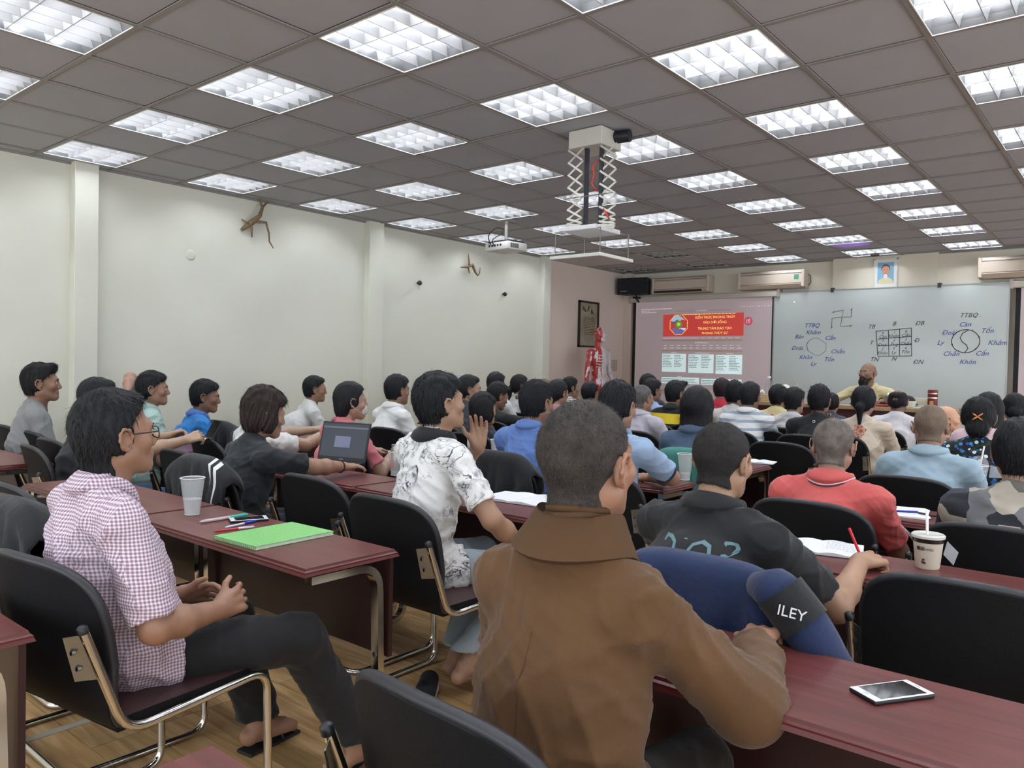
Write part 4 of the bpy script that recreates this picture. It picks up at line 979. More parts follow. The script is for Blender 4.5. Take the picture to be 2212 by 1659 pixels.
person('man in a bright blue polo shirt near the left wall', (-5.80, 3.20, 1.085), az=14, lean=.14, look=34, pitch=-4, hair=('thick', '17181c'), sk='a3745c', top='polo', mat=cloth('2a7cc6', '2675bd', .3), col=cloth('4a74b8'), cuff=cloth('d8dce0'), R='lap', L='lap', lod=0, w=.19, fat=1.1, hs=1.02, eyes=True, seed=65)
person('man holding a phone in both hands, mostly hidden behind the checked shirt', (-4.95, 2.04, 1.125), az=6, lean=.10, look=8, hair=('short', '19191c'), sk='c19a7c', top='tee', mat=cloth('2b2b30'), hs=1.02,
       R=dict(w=(-4.62, 2.42, .88), pole=(.8, -.4, -.5), fd=(.3, .8, .25), up=(.5, -.1, .6), curl=.6), L=dict(w=(-4.76, 2.46, .89), pole=(-.6, -.4, -.5), fd=(.5, .7, .3), up=(-.5, -.1, .6), curl=.6), pants='2f4666', lod=1, seed=67)
person('person in a white T-shirt half hidden behind the shaggy brown hair', (-4.72, 3.02, 1.065), az=6, lean=.14, look=14, hair=('bob', '231d1b'), sk='c39b7e', top='tee', mat=cloth('d5d5d2', 'cdcdca', .3), fem=True,
       R=dict(w=(-4.60, 3.42, .86), pole=(1, -.3, -.4), fd=(.3, 1, .2), up=(0, 0, 1), curl=.3, spread=.12), L=dict(w=(-4.80, 3.50, .88), pole=(-1, -.3, -.4), fd=(.4, 1, .3), up=(0, 0, 1), spread=.12), lod=1, w=.17, seed=69)
person('man in a pale grey-white shirt leaning forward by the left wall', (-6.15, 4.50, 1.12), az=22, lean=.26, look=30, hair=('short', '15161a'), sk='b08268', top='tee', mat=cloth('cdcfcd', 'c5c7c5', .3), lod=1, w=.20, fat=1.05, seed=71)
person('man in a white polo shirt, back to the camera, near the wall', (-4.90, 4.42, 1.155), az=8, lean=.14, look=10, hair=('thick', '15161a'), sk='ab7d64', top='polo', mat=cloth('d9dad8', 'd0d1cf', .3), lod=1, w=.185, seed=73)
person('man peeking out behind the ink-print polo shirt', (-4.66, 5.05, 1.165), look=40, hair=('short', '17181b'), sk='b18468', mat=cloth('3a3d42'), lod=1, eyes=True, seed=75)
person('person in a white top behind the black hooded figure', (-5.38, 6.25, 1.18), look=0, hair=('thick', '15161a'), sk='b18468', mat=cloth('c9cbc8'), lod=2, seed=77)
person('man in a black hooded top resting his fist on his head', (-4.80, 5.60, 1.09), az=10, lean=.18, look=24, pitch=-16, hair=('thick', '16171a'), sk='a87860', top='hood', mat=cloth('1b1b1e', '17171a'), sleeve='long', R=dict(w=(-4.60, 5.72, 1.03), pole=(1, .4, -.6), fd=(-.3, -.25, 1), up=(.7, .7, 0), curl=1.2), lod=1, w=.19, seed=79)
person('woman with a high ponytail in a white shirt by the pilaster', (-5.90, 7.30, 1.14), look=36, hair=('ponytail', '1a1a1d'), sk='b98c72', top='blouse', mat=cloth('c6c8c6'), fem=True, lod=1, w=.165, hs=1.05, eyes=True, seed=81)
person('man with a shaven head behind the cornflower blue shirt', (-5.34, 7.05, 1.13), look=10, hair=('shaved', stubble('6a594e', '86725f')), sk='a98068', mat=cloth('50545a'), lod=2, seed=83)
person('woman in a dark spotted blouse with a grey cardigan', (-4.14, 4.66, 1.02), az=8, lean=.14, look=16, hair=('bob', '17171a'), sk='c19478', top='blouse', mat=fab('spotted_blouse', dots('1d2230', ('c23a34', 'd8d8dc', 'd8d8dc', 'c23a34'), 14, .16)), fem=True, lod=1, w=.165, seed=85)
person('woman with dark tied hair behind the cornflower blue shirt', (-4.38, 6.0, 1.13), look=10, hair=('tied', '19181a'), sk='b98c74', top='blouse', mat=cloth('b8888a'), fem=True, lod=2, seed=87)
person('woman in a fine black and white striped T-shirt near the anatomy model', (-5.38, 7.62, 1.135), look=34, hair=('tied', '17171a'), sk='bd9078', mat=fab('fine_stripes', hstripes('d6d6d2', '3a3a3e', .022, .3)), fem=True, lod=1, w=.175, seed=89)
person('child-sized person with short black hair in front of the anatomy model', (-4.90, 7.32, 1.09), look=4, hair=('thick', '15161a'), sk='b4866c', mat=cloth('30343c'), lod=2, seed=91)
person('man in a lilac grey shirt with cropped grey hair', (-3.44, 5.96, 1.12), az=4, lean=.12, look=14, hair=('buzz', stubble('4d4a48', '706c69')), sk='b58467', top='shirt', mat=cloth('b4b0bb', 'aca8b3', .3), lod=1, w=.195, seed=93)
person('man in glasses and a light blue shirt raising one hand', (-4.12, 7.34, 1.145), az=6, lean=.12, look=24, hair=('thick', '17181b'), sk='b2836b', top='shirt', mat=cloth('9db4d6', '94abcf', .3), sleeve='long', R=dict(w=(-3.74, 7.34, 1.0), pole=(.8, .2, -1), fd=(-.15, -.1, 1), up=(.2, 1, 0), curl=.7), lod=1, seed=95)
glasses(person.last['o'], person.last['Mh'])
person('person mostly hidden behind the man in glasses, hair only', (-4.50, 7.92, 1.19), look=6, hair=('thick', '17171b'), sk='b2836b', mat=cloth('3a3c4c'), lod=2, seed=97)
ye = fab('black_yellow_jersey', bands([(.955, '16171a'), (.86, 'cdb52a'), (.70, '17181b')], '17181b'))
person('man with slick hair in a black and yellow shirt', (-3.60, 6.88, 1.14), az=6, lean=.12, look=24, hair=('quiff', '15161a'), sk='a97c66', top='polo', mat=ye, col=cloth('17181b'), lod=1, seed=99)
person('person in a red shirt behind the white T-shirt, mostly hidden', (-3.64, 8.02, 1.17), look=4, hair=('short', '2a1c22'), sk='b2836b', mat=cloth('b52a3e', 'a92638'), lod=2, w=.19, seed=101)
person('man in a white T-shirt with tousled black hair', (-3.23, 7.42, 1.14), look=12, hair=('spiky', '15161a'), sk='b58a76', mat=cloth('c9c9c4', 'c0c0bb'), col=cloth('55545a'), lod=1, seed=103)
person('man in a white and blue-grey striped shirt', (-2.78, 6.72, 1.155), az=2, lean=.12, look=6, hair=('short', '1b1d20'), sk='a97e6a', top='shirt', mat=fab('broad_stripes', hstripes('d4d6d4', '95a1b2', .068, .36, .2, .02)), sleeve='long', lod=1, w=.20, fat=1.06, seed=105)
person('man in a pale yellow shirt behind the white hooded jacket', (-3.05, 8.12, 1.11), look=12, hair=('thick', '141519'), sk='a97e6a', mat=cloth('d3c694', 'cabd8c'), lod=1, w=.20, seed=107)
person('person in a white hooded jacket in the middle row', (-2.63, 7.42, 1.10), look=16, hair=('thick', '1a1b1e'), sk='b98f7c', top='hood', mat=cloth('c8c8c8', 'c0c0c0'), sleeve='long', lod=1, w=.195, seed=109)
person('man in a black sports jersey with a white print, chin on hand', (-2.185, 6.76, 1.135), look=4, hair=('spiky', '15151a'), sk='a97a66', mat=cloth('17181b', '141518'), R='chin', lod=1, w=.195, seed=111)
JS = person.last
person('child with short black hair in the front row', (-2.66, 8.62, 1.05), look=0, hair=('short', '15161b'), sk='b4866c', mat=cloth('3a4250'), lod=2, hs=.9, w=.15, seed=113)
person('woman in a cream blouse with red embroidery and a ponytail', (-1.90, 7.02, 1.135), look=-2, hair=('ponytail', '15161b'), sk='b78a72', top='blouse', mat=cloth('cdbfac', 'c4b6a3', .3), fem=True, lod=1, w=.19, fat=1.1, hs=1.04, seed=115)
CW = person.last
person('man with a bald crown in a white shirt, back to the camera', (-1.93, 8.32, 1.11), look=4, hair=('bald', '1a1a1d'), sk='9c705c', top='tee', mat=cloth('d3d0d4', 'cac7cb'), lod=1, w=.195, fat=1.05, seed=117)
person('woman in a black blouse with blue flowers, hair in a bun with an orange clip', (-.87, 5.82, 1.10), look=-6, hair=('bun', '141417'), sk='c0937c', top='blouse', mat=fab('blue_flowers', dots('10131a', ('2f6cb4', 'c8d8dc', '3a86c8', '2a5ca0'), 32, .38, '22301f')), fem=True, lod=0, w=.19, fat=1.1, hs=1.06, seed=119)
q = person.last; ob = MB()
for a in (.6, -.6):
    for s in (-1, 1): ob.tube([(0, -.127, .02), (s*.018*math.cos(a), -.128, .02+s*.018*math.sin(a)*1.1), (s*.034*math.cos(a), -.119, .02+s*.034*math.sin(a)*1.1)], [.003, .0055, .002], 6)
oc = ob.build('hair_clip', M('orange_clip', 'd98a4a', .4), q['o'], True); oc.matrix_local = q['Mh']
person('woman in a pale pink blouse behind the blue flowered blouse', (-.96, 6.85, 1.115), look=-4, hair=('long', '161518'), sk='c0937c', top='blouse', mat=cloth('d0b4bc', 'c7abb3'), fem=True, lod=1, w=.18, seed=121)
person('woman in a dark red patterned top at the right edge', (-.90, 7.78, 1.105), look=-8, hair=('lowbun', '141519'), sk='c0937c', top='blouse', mat=fab('dark_patterned', dots('2a1517', ('5a2a2c', '1c1416', '7a5a58', '33181b'), 40, .3)), fem=True, lod=1, w=.18, seed=123)
LM = cloth('cfc49a', 'c6bb91', .35)
person('bald lecturer with glasses and a long dark beard in a pale yellow shirt', (-2.60, 9.72, 1.385), az=186, lean=.10, look=196, pitch=4, hair=('none' if 0 else '', '1a1a1d'), sk='a3765c', top='shirt', mat=LM, col=LM, sleeve='three', R=dict(w=(-2.88, 9.42, 1.07), pole=(1, -.2, -.5)), L=dict(w=(-2.34, 9.42, 1.07), pole=(-1, -.2, -.5)),
       lod=0, w=.215, fat=1.2, eyes=True, hipz=.80, knees={'R': (-2.76, 9.50, .72), 'L': (-2.45, 9.50, .72)}, ankles={'R': (-2.76, 9.52, .34), 'L': (-2.45, 9.52, .34)}, seed=125, pants='2a2c33', hs=1.06)
q = person.last; glasses(q['o'], q['Mh'], '8a8280')
f = Field((-.09, -.02, -.33), (.09, .16, .0), .005)
f.cone((-.056, .03, -.06), (-.02, .075, -.10), .016, .024, .03); f.cone((.056, .03, -.06), (.02, .075, -.10), .016, .024, .03); f.cone((0, .072, -.10), (0, .085, -.20), .046, .038, .03, flat=((0, 1, 0), 1.5)); f.cone((0, .085, -.20), (.01, .080, -.31), .040, .018, .02)
f.cone((-.022, .098, -.052), (.022, .098, -.052), .006, .006, .006); f.cone((-.026, .094, -.054), (-.032, .084, -.09), .006, .009, .006); f.cone((.026, .094, -.054), (.032, .084, -.09), .006, .009, .006); f.ell((0, .104, -.068), (.016, .02, .008), .006, '-')
P_, F_ = f.mesh(); N_ = vnorm(P_, F_); P_ = P_+N_*(np.sin(P_[:, 0]*260+P_[:, 2]*40)*.0022)[:, None]
bd = add_mat_obj('beard', npmesh('beard', P_, F_), hairm('1c1816'), q['o'], q['Mh'])
# ---------------------------------------------------------------- front wall: screens, whiteboard, air conditioners
FW = Y1
def facew(t): return (PI/2, 0, 0)   # text facing -Y
scr_m = M('projection_fabric', 'b5a6a9', .9, emit=.10); cas_m = M('screen_casing', 'c2bcb2', .5); blk = M('black_border', '141416', .7)  # screen fabric glows faintly to stand in for projector light
def lit_m(c, e=.12): return M('projected_'+c, c, .9, emit=e)
def screen(x0, x1, zt, label):
    t = thing('projection_screen', label, 'screen', ((x0+x1)/2, FW-.10, 0)); cx = (x0+x1)/2; w2 = (x1-x0)/2
    MB().box(-w2+.05, w2-.05, -.002, .002, .75, zt).build('screen_fabric', scr_m, t)
    for s in (-1, 1):
        a, b = sorted((s*w2, s*(w2-.055))); MB().box(a, b, -.003, .003, .73, zt).build('black_border', blk, t)
    MB().box(-w2, w2, -.003, .003, .70, .75).build('black_border', blk, t)
    MB().rbox(-w2-.06, w2+.06, -.05, .06, zt, zt+.09, .02, 3).build('casing', cas_m, t)
    MB().tube([(-w2, 0, .70), (w2, 0, .70)], .014, 10).build('bottom_rail', cas_m, t)
    for s in (-1, 1): MB().rbox(s*(w2+.045)-.02, s*(w2+.045)+.02, -.055, .09, zt-.012, zt+.11, .006).build('casing_end', M('casing_end', 'a9a49b', .5), t)
    return t
S1 = screen(-6.86, -4.40, 2.505, 'projection screen with a red web page banner, left of the whiteboard'); ox = -6.86+(2.46)/2; oy = -.006
screen(-1.36, 1.10, 2.49, 'second projection screen at the right of the whiteboard, only its left edge in view')
sp_ = thing('projected_page', 'projected web page with a red banner and three pale panels', 'projection', (0, FW-.1065, 0))
def rect(name, x0, x1, z0, z1, c, e=.12, par=None, d=0.0): return MB().box(x0, x1, -.0015-d, -d, z0, z1).build(name, lit_m(c, e), par or sp_)
bn = rect('banner', -6.28, -4.893, 1.928, 2.285, 'b9403c', .25)
yt = lit_m('f0d878', .3)
text(bn, 'KIẾN TRÚC PHONG THỦY', .056, yt, (-5.37, -.004, 2.222), (PI/2, 0, 0), bold=.0006); text(bn, 'VÀO DỜI SỐNG', .056, yt, (-5.37, -.004, 2.142), (PI/2, 0, 0), bold=.0006)
text(bn, 'TRUNG TÂM DÀO TẠO', .054, yt, (-5.37, -.004, 2.045), (PI/2, 0, 0), bold=.0006); text(bn, 'PHONG THỦY SƯ', .054, yt, (-5.37, -.004, 1.972), (PI/2, 0, 0), bold=.0006)
for x_, z_ in ((-5.383, 2.142), (-5.262, 2.045)): MB().box(x_-.012, x_+.012, -.0055, -.004, z_-.002, z_+.003).build('letter_bar', yt, bn)
cxo, czo = -5.998, 2.115
MB().tube([(cxo+.168*math.cos(PI/8+k*PI/4), -.003, czo+.172*math.sin(PI/8+k*PI/4)) for k in range(8)], .0035, 4, closed=True).build('octagon_outline', yt, bn)
def flat(par, name, pts, c, d, e=.2): n = len(pts); return MB().add([(x, -d, z) for x, z in pts]+[(x, -d+.001, z) for x, z in pts], [tuple(range(n)), tuple(range(2*n-1, n-1, -1))]+[(i, i+n, (i+1) % n+n, (i+1) % n) for i in range(n)]).build(name, lit_m(c, e), par)
for k in range(8):
    for q in (-.14, 0, .14):
        a = k*PI/4+q*1.2; MB().tube([(cxo+.145*math.cos(a), -.003, czo+.148*math.sin(a)), (cxo+.158*math.cos(a), -.003, czo+.161*math.sin(a))], .0025, 4).build('trigram_mark', yt, bn)
flat(bn, 'globe', [(cxo+.062*math.cos(2*PI*i/20), czo+.005+.062*math.sin(2*PI*i/20)) for i in range(20)], '5f9a3e', .0035); flat(bn, 'globe_glow', [(cxo+.030*math.cos(2*PI*i/14), czo+.008+.030*math.sin(2*PI*i/14)) for i in range(14)], 'c9dc58', .005)
flat(bn, 'upper_hand', [(cxo-.14, czo+.06), (cxo-.09, czo+.145), (cxo-.02, czo+.155), (cxo+.06, czo+.12), (cxo+.115, czo+.07), (cxo+.06, czo+.085), (cxo+.02, czo+.06), (cxo-.02, czo+.085), (cxo-.08, czo+.05)], 'a9c6dc', .0035)
flat(bn, 'upper_hand_shade', [(cxo-.135, czo+.055), (cxo-.08, czo+.05), (cxo-.03, czo+.085), (cxo-.05, czo+.03), (cxo-.09, czo+.02)], '5a5f92', .0045)
flat(bn, 'lower_hand', [(cxo-.12, czo-.06), (cxo-.08, czo-.045), (cxo-.02, czo-.075), (cxo+.03, czo-.055), (cxo+.12, czo-.07), (cxo+.09, czo-.13), (cxo+.0, czo-.155), (cxo-.07, czo-.14)], '7470b0', .0035)
flat(bn, 'lower_cuff', [(cxo+.0, czo-.06), (cxo+.06, czo-.05), (cxo+.135, czo-.055), (cxo+.11, czo-.095), (cxo+.06, czo-.075)], 'd8e0ea', .0045)
rect('menu_strip', -6.28, -5.64, 1.890, 1.906, 'c9a9c4', .2)
for z in (1.862, 1.690): rect('divider', -6.29, -4.90, z-.008, z+.008, 'a8906c', .1)
for x0, x1, z0, z1 in ((-6.285, -5.853, 1.345, 1.642), (-5.807, -5.374, 1.337, 1.635), (-5.336, -4.903, 1.329, 1.628), (-6.286, -5.614, 1.155, 1.257), (-5.577, -4.903, 1.152, 1.248)):
    p = rect('white_panel', x0, x1, z0, z1, 'cfe4e4', .22); dk_t = M('page_text', '4a5a62', .8)
    r = random.Random(int(-x0*1000)); mb = MB(); z = z1-.03
    while z > z0+(.06 if z1-z0 > .2 else .012):
        for q in (.03, .52) if z1-z0 > .2 else (.02,):
            xx = x0+(x1-x0)*q; end = xx+(x1-x0)*(r.uniform(.2, .36) if z1-z0 > .2 else r.uniform(.7, .92))
            while xx < end: wdt = r.uniform(.012, .035); mb.box(xx, xx+wdt, -.0035, -.002, z, z+.008); xx += wdt+.007
        z -= .026
    mb.build('text_lines', dk_t, p)['kind'] = 'stuff'
wt = lit_m('dcd2d8', .2); r = random.Random(5); mb = MB()
def words_(mb, x, x1, z, h, wl=(.02, .05), gap=.012, d=.002):
    while x < x1: wdt = r.uniform(*wl); mb.box(x, min(x+wdt, x1), -d, -d+.001, z, z+h); x += wdt+gap
words_(mb, -6.70, -6.13, 2.378, .010); words_(mb, -6.70, -6.55, 2.350, .008); words_(mb, -6.70, -6.42, 2.325, .006, (.03, .06), .004); words_(mb, -4.95, -4.46, 2.372, .010, (.01, .03), .03)
for z in (1.776, 1.732):
    for k in range(12): words_(mb, -6.26+k*.115, -6.26+k*.115+r.uniform(.05, .08), z, .009, (.02, .04), .006)
words_(mb, -5.70, -5.48, 1.816, .008); 
for a, b, z in ((-6.12, -6.02, 1.655), (-5.70, -5.45, 1.652), (-5.16, -5.05, 1.648), (-6.0, -5.92, 1.268), (-5.30, -5.2, 1.262)): words_(mb, a, b, z, .008, (.02, .05), .005)
for k in range(6): words_(mb, -5.60+k*.115, -5.60+k*.115+.07, 1.893, .008, (.02, .04), .006)
for k in range(34): mb.box(-5.90+k*.0205, -5.90+k*.0205+r.uniform(.006, .013), -.002, -.001, 1.05, 1.05+r.uniform(.008, .014))
o_w = mb.build('white_menu_text', wt, sp_); o_w['kind'] = 'stuff'
rect('address_bar', -6.05, -5.115, 2.326, 2.345, 'a98f98', .12); rect('address_text', -5.70, -5.50, 2.333, 2.338, 'e0d8dc', .2, d=.002)
words_(tt := MB(), -5.93, -5.02, 2.272, .010, (.02, .06), .012, .004); tt.build('cut_off_heading', yt, bn)['kind'] = 'stuff'
ic = flat(sp_, 'edit_button', [(-4.819+.066*math.cos(2*PI*i/24), 2.151+.066*math.sin(2*PI*i/24)) for i in range(24)], 'b8485c', .002)
MB().tube([(-4.845, -.004, 2.170), (-4.845, -.004, 2.122), (-4.797, -.004, 2.122), (-4.797, -.004, 2.15)], .004, 4).tube([(-4.845, -.004, 2.170), (-4.82, -.004, 2.170)], .004, 4).tube([(-4.825, -.005, 2.142), (-4.79, -.005, 2.182)], .006, 5).build('pencil_icon', wt, ic)
# whiteboard
wbm = M('whiteboard_enamel', 'c3cbc8', .22, spec=.5, noise=('bbc3c1', 2, .3)); WB = thing('whiteboard', 'large whiteboard covered with blue and black handwriting behind the lecturer', 'whiteboard', (0, FW-.11, 0))
MB().rbox(-4.42, -1.43, 0, .02, .95, 2.563, .003, 1).build('board_panel', wbm, WB)
al = M('board_edge_aluminium', 'a8acab', .35, metal=.8)
for a in ((-4.43, -4.415, .94, 2.57), (-1.435, -1.42, .94, 2.57)): MB().box(a[0], a[1], -.006, .024, a[2], a[3]).build('side_rail', al, WB)
for z in (.945, 2.566): MB().box(-4.43, -1.42, -.006, .024, z-.006, z+.006).build('rail', al, WB)
for x in (-3.584, -2.216): MB().rbox(x-.022, x+.022, -.014, .05, 2.535, 2.60, .004).build('hanging_clip', M('clip_dark', '3b3c3e', .5), WB)
MB().lathe([(0, 0), (.013, 0), (.013, .006), (0, .008)], 14).build('magnet', M('magnet_white', 'f2f2f2', .4), WB, loc=(-4.122, -.001, 2.413), rot=(PI/2, 0, 0))
blue = M('blue_marker', '2f4f9c', .6); bkm = M('black_marker', '2b3138', .6); TH = -.002
def hw(s, x, z, m, sz=.085):
    o = text(WB, s.replace('Đ', 'D'), sz, m, (x, TH, z), (PI/2, 0, 0), 'handwriting', depth=.0004, shear=.35, bold=0)
    if 'Đ' in s: x0 = x+min(v.co.x for v in o.data.vertices)+sz*.08; MB().box(x0-.012, x0+.022, TH-.001, TH, z-.002, z+.003).build('marker_line', m, WB)
for s, x, z in (('TTBQ', -3.86, 2.063), ('Khảm', -3.836, 1.962), ('Bân', -4.039, 1.901), ('Cấn', -3.597, 1.881), ('Đoài', -4.063, 1.735), ('Chấn', -3.488, 1.686), ('Khôn', -3.937, 1.600), ('Ly', -3.823, 1.509), ('Tốn', -3.604, 1.573),
    ('Càn', -1.907, 2.044), ('Đoài', -2.087, 1.941), ('Tốn', -1.657, 1.958), ('Ly', -2.185, 1.808), ('Khảm', -1.539, 1.806), ('Chấn', -2.056, 1.662), ('Cấn', -1.706, 1.668), ('Khôn', -1.864, 1.558)): hw(s, x, z, blue)
for s, x, z in (('TB', -3.045, 2.033), ('B', -2.754, 2.067), ('ĐB', -2.44, 2.069), ('T', -3.043, 1.808), ('Đ', -2.469, 1.84), ('TN', -2.995, 1.579), ('N', -2.744, 1.590), ('ĐN', -2.443, 1.551), ('TTBQ .', -1.85, 2.162)): hw(s, x, z, bkm, .08)
for i, (n_, s) in enumerate((('6', 'Càn'), ('1', 'Khảm'), ('8', 'Cấn'), ('7', 'Đoài'), ('5', 'Tr.g'), ('3', 'Chấn'), ('2', 'Khôn'), ('9', 'Ly'), ('4', 'Tốn'))):
    x = -2.895+.145*(i % 3); z = 1.945-.112*(i//3)+.008*(i % 3); hw(n_, x, z, bkm, .048); hw(s, x, z-.052, bkm, .062)
def stroke(pts, m, r_=.0042, name='marker_line'): return MB().tube([(x, TH+.0005, z) for x, z in pts], r_, 5).build(name, m, WB)
oct_ = [(-3.83, 1.885), (-3.76, 1.880), (-3.645, 1.80), (-3.65, 1.70), (-3.73, 1.632), (-3.80, 1.635), (-3.90, 1.70), (-3.925, 1.775), (-3.90, 1.84), (-3.83, 1.885)]; stroke(oct_, M('faded_marker', '6f7f98', .6), .003)
stroke([(-3.90, 1.70), (-3.925, 1.775), (-3.905, 1.83)], blue, .004)
for p in ([(-2.98, 1.971), (-2.537, 2.009)], [(-2.537, 2.012), (-2.523, 1.630)], [(-2.523, 1.632), (-2.948, 1.626)], [(-2.98, 1.971), (-2.948, 1.628)], [(-2.822, 1.986), (-2.806, 1.628)], [(-2.68, 1.998), (-2.672, 1.63)], [(-2.955, 1.862), (-2.53, 1.895)], [(-2.94, 1.775), (-2.528, 1.79)]): stroke(p, bkm)
for p in ([(-3.56, 2.251), (-3.421, 2.276), (-3.439, 2.178), (-3.577, 2.165), (-3.578, 2.03)], [(-3.439, 2.178), (-3.456, 2.048), (-3.315, 2.053)], [(-3.439, 2.178), (-3.309, 2.178), (-3.312, 2.286)]): stroke(p, bkm, .0036)
for x, z in ((-3.56, 2.251), (-3.578, 2.03), (-3.315, 2.053), (-3.312, 2.286)): stroke([(x-.012, z-.012), (x+.012, z+.012)], bkm, .004)
C_ = (-1.892, 1.828); stroke([(C_[0]+.160*math.cos(a), C_[1]+.150*math.sin(a)) for a in [2*PI*i/36 for i in range(37)]], bkm, .005)
stroke([(-1.86, 1.975), (-1.93, 1.93), (-1.955, 1.87), (-1.93, 1.82), (-1.88, 1.78), (-1.862, 1.73), (-1.90, 1.682)], bkm, .005)
for a in (.3, 1.1, 2.6, 3.5, 4.2, 5.5):
    x, z = C_[0]+.160*math.cos(a), C_[1]+.150*math.sin(a); stroke([(x-.014, z+.008), (x, z), (x+.006, z+.018)], bkm, .004)
# air conditioners
acm = M('air_conditioner_plastic', 'cbbdae', .4); slot = M('dark_slot', '2a2524', .6)
def ac(x, label, open_=False, sticker=False):
    t = thing('air_conditioner', label, 'air conditioner', (x, FW, 2.62)); w2 = .50
    prof = [(0, 0), (-.12, 0), (-.19, .03), (-.215, .07), (-.215, .20), (-.20, .245), (-.17, .265), (0, .265)]
    n = len(prof); b = MB(); b.add([(xx, y, z) for xx in (-w2, w2) for y, z in prof], [(i, n+i, n+(i+1) % n, (i+1) % n) for i in range(n)]+[tuple(range(n)), tuple(range(2*n-1, n-1, -1))]); b.build('body', acm, t)
    for s in (-1, 1): MB().rbox(s*.485-.022, s*.485+.022, -.222, -.002, .008, .262, .012, 2).build('end_cap', acm, t)
    MB().box(-w2+.03, w2-.03, -.2185, -.213, .215, .219).build('panel_seam', slot, t)
    fl_ = MB().rbox(-w2+.04, w2-.04, -.216, -.13, .022, .032, .004, 1, RX(-.5 if not open_ else .1), (0, -.01 if open_ else .0, -.055 if not open_ else .0)) if 0 else MB().add([(-w2+.04, -.216, .062), (w2-.06, -.216, .062), (w2-.06, -.15, .012), (-w2+.04, -.15, .012), (-w2+.04, -.222, .056), (w2-.06, -.222, .056), (w2-.06, -.156, .006), (-w2+.04, -.156, .006)], [(0, 3, 2, 1), (4, 5, 6, 7), (0, 1, 5, 4), (1, 2, 6, 5), (2, 3, 7, 6), (3, 0, 4, 7)])
    if not open_: fl_.build('louver_flap', acm, t)
    else: MB().box(-w2+.04, w2-.12, -.219, -.14, .02, .05).build('outlet_slot', slot, t)
    MB().box(-w2+.03, w2-.05, -.2175, -.2135, .068, .072).build('outlet_line', slot, t)
    if sticker: MB().box(.36, .43, -.2175, -.215, .12, .19).build('energy_sticker', M('green_sticker', '4f8f74', .5), t)
    return t
ac(-5.95, 'left air conditioner, outlet open, beside the black loudspeaker', True); a2 = ac(-4.46, 'middle air conditioner with a small green sticker', sticker=True); ac(-1.26, 'right air conditioner near the edge of the photo')
MB().tube([(.49, -.04, .22), (.535, -.03, .18), (.54, -.03, .08), (.50, -.03, .03)], .006, 6).build('pipe', M('dark_pipe', '2c2c2e', .6), a2)
sk_ = thing('loudspeaker', 'black wall loudspeaker in the front left corner', 'loudspeaker', (-6.73, 11.32, 2.62), .1)
MB().add([(-.27, -.12, 0), (.27, -.12, 0), (.22, .12, 0), (-.22, .12, 0), (-.27, -.12, .27), (.27, -.12, .27), (.22, .12, .27), (-.22, .12, .27)], [(0, 3, 2, 1), (4, 5, 6, 7), (0, 1, 5, 4), (1, 2, 6, 5), (2, 3, 7, 6), (3, 0, 4, 7)]).build('cabinet', M('speaker_box', '191b20', .5), sk_)
MB().rbox(-.255, .255, -.135, -.119, .015, .255, .006).build('grille', M('speaker_grille', '20242b', .8, bump=.6, bscale=500), sk_); MB().box(-.20, -.09, -.137, -.134, .045, .058).build('badge', M('badge_grey', '8a8d92', .4), sk_)
MB().tube([(0, .05, 0), (0, .06, -.06), (.03, .10, -.12)], .014, 8).rbox(-.03, .05, -.02, .16, -.06, -.03, .005).build('wall_bracket', blk, sk_)
# portrait: plain generic old man
pt = thing('framed_portrait', 'small framed portrait of an old man with white beard above the whiteboard', 'picture', (-2.89, FW-.075, 2.56))
MB().box(-.145, .145, 0, .015, 0, .40).build('backing', M('portrait_mat', 'e4e2dc', .5), pt)
for a in ((-.155, -.14, -.01, .41), (.14, .155, -.01, .41)): MB().box(a[0], a[1], -.012, .016, a[2], a[3]).build('frame_side', M('white_frame', 'd9d6d0', .35), pt)
for z in (-.01, .395): MB().box(-.155, .155, -.012, .016, z, z+.015).build('frame_side', M('white_frame'), pt)
def disc(par, name, cx, cz, rx, rz, m, d): return MB().add([(cx+rx*math.cos(2*PI*i/20), -d, cz+rz*math.sin(2*PI*i/20)) for i in range(20)], [tuple(range(20))]).build(name, m, par)
MB().box(-.105, .105, -.001, 0, .07, .36).build('blue_ground', M('portrait_blue', '7fb0cc', .5), pt)
MB().add([(x, -.002, z) for x, z in ((-.105, .072), (-.085, .12), (-.03, .155), (.03, .155), (.085, .12), (.105, .072))], [tuple(range(6))]).build('jacket', M('portrait_cream', 'd8cfa8', .6), pt)
disc(pt, 'hair', 0, .268, .058, .066, M('portrait_hair', '6b5d58', .6), .003); disc(pt, 'face', 0, .245, .050, .068, M('portrait_skin', 'c58f78', .6), .004); disc(pt, 'beard', .0, .165, .024, .040, M('portrait_beard', 'dcdad8', .6), .005)
for s in (-1, 1): disc(pt, 'eye', s*.019, .257, .008, .003, blk, .005)
disc(pt, 'mouth', 0, .207, .014, .005, M('portrait_mouth', '7a4038', .6), .006)
MB().lathe([(0, 0), (.06, 0), (.055, -.03), (0, -.035)][::-1], 16, (-2.95, 11.2, CEIL-.004)).build('ceiling_camera_base', blk); bpy.data.objects['ceiling_camera_base'].name = 'smoke_detector'; tag(bpy.data.objects['smoke_detector'], 'small dark round sensor on the ceiling above the portrait', 'sensor')
